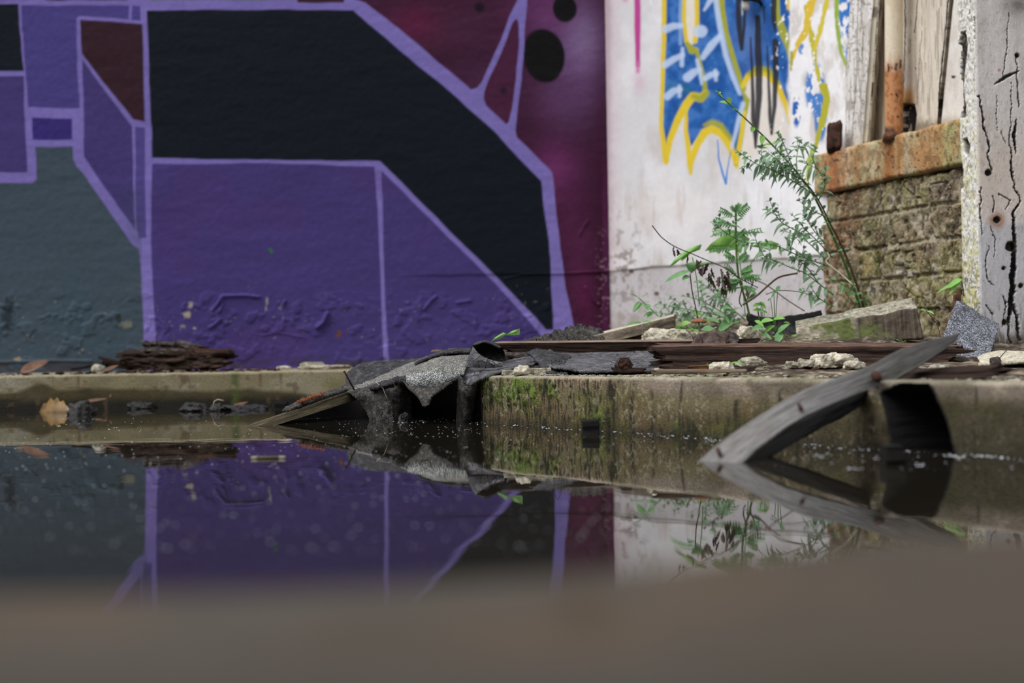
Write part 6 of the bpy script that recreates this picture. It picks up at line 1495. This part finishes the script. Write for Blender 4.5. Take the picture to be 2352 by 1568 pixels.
# tall weed with cut leaves
r = thing('weed', 'tall pale green weed with deeply cut leaves before the white wall', 'weed', tuple(P(1716, 728, 3.15)))
mk('stem', *tube_vf(path3([(1722, 728), (1714, 694), (1700, 650), (1694, 616), (1690, 546), (1690, 506), (1690, 470)], 3.15, 3.1), list(np.linspace(0.0038, 0.0016, 60))[:len(path3([(1722, 728), (1714, 694), (1700, 650), (1694, 616), (1690, 546), (1690, 506), (1690, 470)], 3.15, 3.1))] if False else 0.0024, 6), M_stem_green, r)
mk('side_stem', *tube_vf(path3([(1714, 694), (1722, 670), (1730, 645), (1728, 630)], 3.14, 3.1), 0.0015, 6), M_stem_green, r)
mk('side_stem', *tube_vf(path3([(1704, 704), (1698, 690), (1704, 660), (1700, 640)], 3.14, 3.12), 0.0014, 6), M_stem_brown, r)
def cut_leaf(a, b, W, V, F, Y=3.1):
    """a feathery leaf: a midrib with toothed lobes on both sides"""
    A, B = P(*a, Y), P(*b, Y - prnd.uniform(0, .05)); d = B - A; L = d.length; d.normalize()
    leaf_vf(A, d, Vector((0, -0.7, 0.7)), L, W * 0.42, V, F, 0.15, 0.2, 0.35, 12)
    s = d.cross(Vector((0, -1, 0.3))).normalized()
    for k in range(2, 9):
        t = k / 10.0
        for sg in (1, -1):
            leaf_vf(A + d * L * t, d * 0.7 + s * sg * 0.9 + Vector((0, prnd.gauss(0, .2), -0.1)), Vector((0, -0.7, 0.7)), W * (0.62 - 0.5 * abs(t - 0.45)), W * 0.2, V, F, 0.25, 0.2, 0.3, 7)
V = []; F = []
for a, b, w in [((1690, 500), (1648, 476), 20), ((1690, 500), (1722, 466), 26), ((1690, 490), (1700, 464), 18), ((1690, 490), (1678, 470), 14), ((1692, 506), (1708, 496), 16), ((1690, 522), (1636, 500), 24), ((1690, 530), (1628, 534), 22),
                ((1692, 540), (1758, 524), 20), ((1690, 548), (1716, 524), 18), ((1690, 560), (1718, 556), 20), ((1694, 600), (1660, 576), 24), ((1694, 604), (1718, 580), 26), ((1696, 640), (1660, 600), 20),
                ((1698, 640), (1752, 634), 24), ((1700, 650), (1650, 640), 26), ((1698, 630), (1730, 612), 30), ((1700, 640), (1668, 655), 26), ((1700, 655), (1740, 668), 20), ((1690, 570), (1624, 572), 18), ((1702, 660), (1640, 668), 22), ((1716, 690), (1738, 672), 16)]:
    cut_leaf(a, b, w * 3.1 / FPX, V, F)
mk('cut_foliage', V, F, M_leaf_mid, r)

# broad maple-like leaf behind the weed, leaves of the seedlings
def broad_leaf(pts, Y, V, F, bulge=0.01, tilt=0.0):
    """a leaf blade filled from its outline in picture points, gently domed"""
    c = np.mean(np.array(pts, float), 0); b = len(V); n = len(pts)
    V.append(tuple(P(c[0], c[1], Y - bulge)))
    for s_ in (0.5, 1.0):
        for x, y in pts:
            q = c + (np.array([x, y]) - c) * s_
            V.append(tuple(P(q[0], q[1], Y - bulge * (1 - s_ ** 2) + tilt * (q[1] - c[1]) / FPX)))
    for k in range(n):
        k2 = (k + 1) % n
        F.append((b, b + 1 + k, b + 1 + k2)); F.append((b + 1 + k, b + 1 + n + k, b + 1 + n + k2, b + 1 + k2))
def leaf_thing(name, label, cat, leaves, stem, mat, Y, stem_mat=M_stem_green, rad=0.0011, group=None):
    xs_, ys_ = zip(*stem[0]); r = thing(name, label, cat, tuple(P(xs_[0], ys_[0], Y)), group)
    V = []; F = []
    for s_ in stem: tube_vf(path3(s_, Y, Y - 0.01), rad, 5, V, F)
    mk('stem', V, F, stem_mat, r)
    for q in leaves:
        V = []; F = []
        if len(q) == 3 and isinstance(q[2], (int, float)):
            A, B = P(*q[0], Y - 0.005), P(*q[1], Y - 0.02); leaf_vf(A, B - A, Vector((0.1, -0.6, 0.8)), (B - A).length, q[2] * Y / FPX, V, F, 0.15, 0.3, 0, 9)
        else:
            broad_leaf(q, Y + prnd.uniform(-.03, .03), V, F, prnd.uniform(0.004, 0.014), prnd.uniform(0.5, 3.0))
        mk('leaf', V, F, mat, r)
    return r
leaf_thing('seedling', 'weed with large bright toothed leaf behind the tall cut-leaved weed', 'plant', [[(1618, 577), (1632, 560), (1650, 547), (1672, 533), (1690, 528), (1706, 536), (1722, 548), (1718, 560), (1706, 566), (1702, 582), (1694, 572), (1672, 576), (1654, 572), (1650, 584), (1644, 572), (1630, 580), (1626, 572)],
                   [(1725, 566), (1745, 556), (1770, 552), (1790, 560), (1784, 572), (1765, 574), (1750, 570)]], [[(1712, 726), (1704, 640), (1694, 566)], [(1704, 640), (1735, 590), (1755, 566)]], M_leaf_bright, 3.2)
leaf_thing('seedling', 'dark-stemmed seedling with drooping pale green leaves before the white wall', 'plant', [((1584, 622), (1524, 640), 15), [(1574, 606), (1592, 601), (1612, 602), (1628, 602), (1640, 604), (1618, 610), (1600, 618), (1588, 628), (1580, 620)], ((1584, 634), (1566, 640), 14), ((1592, 650), (1616, 640), 10)],
           [[(1608, 760), (1600, 716), (1590, 670), (1585, 628)]], M_leaf_mid, 3.05, M_stem_dark, 0.0013)
leaf_thing('seedling', 'lobed pale leaf on a thin stalk above the drooping seedling', 'plant', [[(1534, 616), (1548, 598), (1566, 582), (1580, 572), (1598, 564), (1612, 561), (1608, 573), (1596, 574), (1588, 580), (1578, 590), (1566, 600), (1562, 592), (1550, 606)]], [[(1606, 700), (1600, 640), (1590, 590)]], M_leaf_bright, 3.12)
leaf_thing('seedling', 'small seedling with rounded leaves behind the tilted pale board', 'plant', [((1466, 683), (1447, 672), 8), ((1478, 681), (1490, 670), 10), ((1484, 698), (1490, 711), 15), ((1478, 696), (1455, 712), 12), ((1470, 692), (1453, 712), 10), ((1500, 706), (1518, 692), 9), ((1500, 716), (1486, 728), 12), ((1498, 716), (1476, 724), 8)],
           [[(1512, 726), (1490, 705), (1466, 683)]], M_leaf_mid, 3.15)
leaf_thing('seedling', 'two-leaved sprout growing in front of the tilted pale board', 'plant', [((1474, 741), (1436, 742), 9), ((1474, 741), (1500, 734), 9)], [[(1481, 786), (1476, 762), (1474, 741)]], M_leaf_mid, 2.98, M_stem_pale, 0.0009)
leaf_thing('fresh_leaf', 'bright green folded leaf standing behind the curled felt', 'leaf', [[(1160, 770), (1176, 760), (1194, 754), (1193, 768), (1178, 769)], [(1126, 786), (1138, 774), (1156, 763), (1164, 766), (1150, 776)]], [[(1150, 790), (1154, 778), (1160, 767)]], M_leaf_bright, 2.90, M_stem_green, 0.0007)
leaf_thing('sprout', 'bright three-bladed leaf poking out left of the white post', 'plant', [((2206, 645), (2150, 664), 8), ((2206, 645), (2178, 672), 8), ((2208, 640), (2176, 656), 14)], [[(2214, 680), (2212, 660), (2207, 644)]], M_leaf_bright, 2.94)
leaf_thing('sprout', 'small sprout with a single leaf pair between block and shingle', 'plant', [((2128, 714), (2114, 708), 10), ((2128, 714), (2146, 718), 8)], [[(2160, 775), (2152, 744), (2128, 714)]], M_leaf_bright, 2.80, M_stem_brown, 0.0008)
leaf_thing('sprout', 'tiny green blade beside the pale pointed stone', 'plant', [((1627, 842), (1622, 828), 6)], [[(1628, 848), (1627, 842)]], M_leaf_bright, 2.42, M_stem_green, 0.0006)
leaf_thing('sprout', 'slim green leaf lying before the split stone at the beam', 'plant', [((1710, 836), (1676, 827), 8)], [[(1714, 842), (1710, 836)]], M_leaf_bright, 2.40, M_stem_green, 0.0006)
leaf_thing('sprout', 'yellow green blades at the foot of the concrete block', 'plant', [((2070, 786), (2058, 776), 6), ((2070, 786), (2082, 780), 6), ((2072, 786), (2066, 772), 5)], [[(2074, 796), (2070, 786)]], M_leaf_bright, 2.86, M_stem_green, 0.0006)

# feathery undergrowth to the left, ground-hugging leaves
r = thing('undergrowth', 'low feathery thicket of small leaves at the foot of the white wall', 'shrub', tuple(P(1650, 745, 3.3)))
U_ = [([(1712, 735), (1672, 700), (1640, 672), (1612, 650)], 3.3, 3.25), ([(1700, 740), (1650, 712), (1610, 690), (1574, 680)], 3.3, 3.25), ([(1690, 740), (1640, 722), (1590, 712), (1550, 704)], 3.3, 3.25), ([(1660, 745), (1610, 735), (1560, 725), (1510, 718)], 3.3, 3.25),
      ([(1680, 735), (1660, 700), (1650, 670)], 3.32, 3.3), ([(1640, 735), (1620, 700), (1608, 664)], 3.32, 3.3), ([(1600, 738), (1580, 716), (1570, 696)], 3.32, 3.3), ([(1620, 742), (1590, 720), (1552, 702)], 3.32, 3.3), ([(1570, 742), (1545, 722), (1528, 705)], 3.3, 3.3), ([(1690, 720), (1655, 676), (1630, 660)], 3.3, 3.3)]
stems_and_leaves(r, U_, 0.0013, 0.0006, M_stem_green, M_leaf_blue, 0.011, 0.022, 0.0082, side_twigs=1, side_len=0.04, droop=0.5, rise=0.2)
def heart(cx, cy, s, rot, k=1.0):
    pts = []
    for i in range(14):
        a = 2 * math.pi * i / 14; x = s * 1.05 * math.cos(a); y = s * 0.72 * k * math.sin(a) * (0.45 + 0.55 * math.sin(math.pi * (0.5 + 0.5 * math.cos(a)) ** 1.6)) + 0.12 * s * math.cos(a) ** 2
        pts.append((cx + x * math.cos(rot) - y * math.sin(rot), cy + x * math.sin(rot) + y * math.cos(rot)))
    return pts
for lab, Y, mt, L_ in [('low plant with rounded green leaves between the two limestone rocks', 3.02, M_leaf_mid, [(1628, 755, 17, .2), (1664, 748, 20, -.3), (1652, 720, 14, .4), (1668, 706, 12, -.2), (1680, 712, 13, .6), (1640, 734, 13, .1), (1690, 740, 12, -.9), (1668, 732, 10, .5), (1654, 762, 12, 0), (1616, 770, 10, .4)]),
                       ('low plant with bright leaves behind the pale rock left of the crumpled leaves', 3.12, M_leaf_bright, [(1574, 742, 15, -.4), (1602, 720, 14, .2), (1552, 756, 20, -.3), (1620, 736, 12, .1), (1582, 754, 12, .2), (1600, 762, 9, 1)]),
                       ('leafy seedling with broad upright leaves right of the rocks', 2.88, M_leaf_mid, [(1788, 776, 17, -1.0), (1760, 770, 14, .4), (1800, 750, 20, -.6), (1740, 752, 14, .3), (1812, 786, 14, .2), (1822, 790, 12, -.1), (1770, 792, 10, .2), (1752, 785, 12, -.6)]),
                       ('lush seedling with glossy leaves rising before the black felt', 3.0, M_leaf_bright, [(1762, 735, 16, -.3), (1790, 730, 14, -.6), (1744, 742, 12, .2), (1768, 752, 17, -.5), (1822, 772, 15, -.8), (1808, 740, 10, .2)]),
                       ('bright green curly-leaved sprout in front of the thin brown branches', 3.1, M_leaf_bright, [(1742, 712, 14, .2), (1752, 702, 10, .8), (1738, 700, 9, -.5), (1748, 694, 7, .2), (1756, 716, 8, .4)]),
                       ('seedling with one long drooping leaf below the thin brown branch', 3.05, M_leaf_mid, [(1786, 664, 9, -.7), (1778, 674, 13, -.8), (1770, 684, 9, -.8)])]:
    leaf_thing('seedling', lab, 'plant', [((x - s * math.cos(ro + f_), y - s * math.sin(ro + f_)), (x + s * math.cos(ro + f_), y + s * math.sin(ro + f_) * 0.8), s * prnd.uniform(0.8, 1.35)) for x, y, s, ro in L_ for f_ in (prnd.choice([0, math.pi]) + prnd.uniform(-.4, .4),)], [[(np.mean([q[0] for q in L_]) + 4, 795 if Y < 3 else 770), (np.mean([q[0] for q in L_]), np.mean([q[1] for q in L_]) + 6)]] + [[(np.mean([q[0] for q in L_]) + 2, 780 if Y < 3 else 764), (x, y + 3)] for x, y, s, ro in L_], mt, Y, M_stem_green, 0.0008)
r = thing('mushroom', 'small orange brown mushroom on a thin stalk under the dark-stemmed seedling', 'mushroom', tuple(P(1608, 762, 3.04)))
tube('stalk', [(1607, 762, 3.04), (1606, 740, 3.04)], 0.0012, M_stem_pale, r)
V, F = tube_vf([P(1606, 741, 3.04), P(1606, 738, 3.04), P(1606, 734, 3.04), P(1606, 731, 3.04)], [0.0155, 0.0165, 0.012, 0.003], 16); mk('cap', V, F, M_orange, r)
for pts, Y, lab in [([(1268, 768), (1275, 757), (1282, 770), (1288, 784)], 2.93, 'bent purple twig standing before the black felt scrap')]:
    o = mk('twig', *tube_vf(path3(pts, Y, Y, 24), 0.0008, 5), M_stem_dark); tag(o, lab, 'twig')
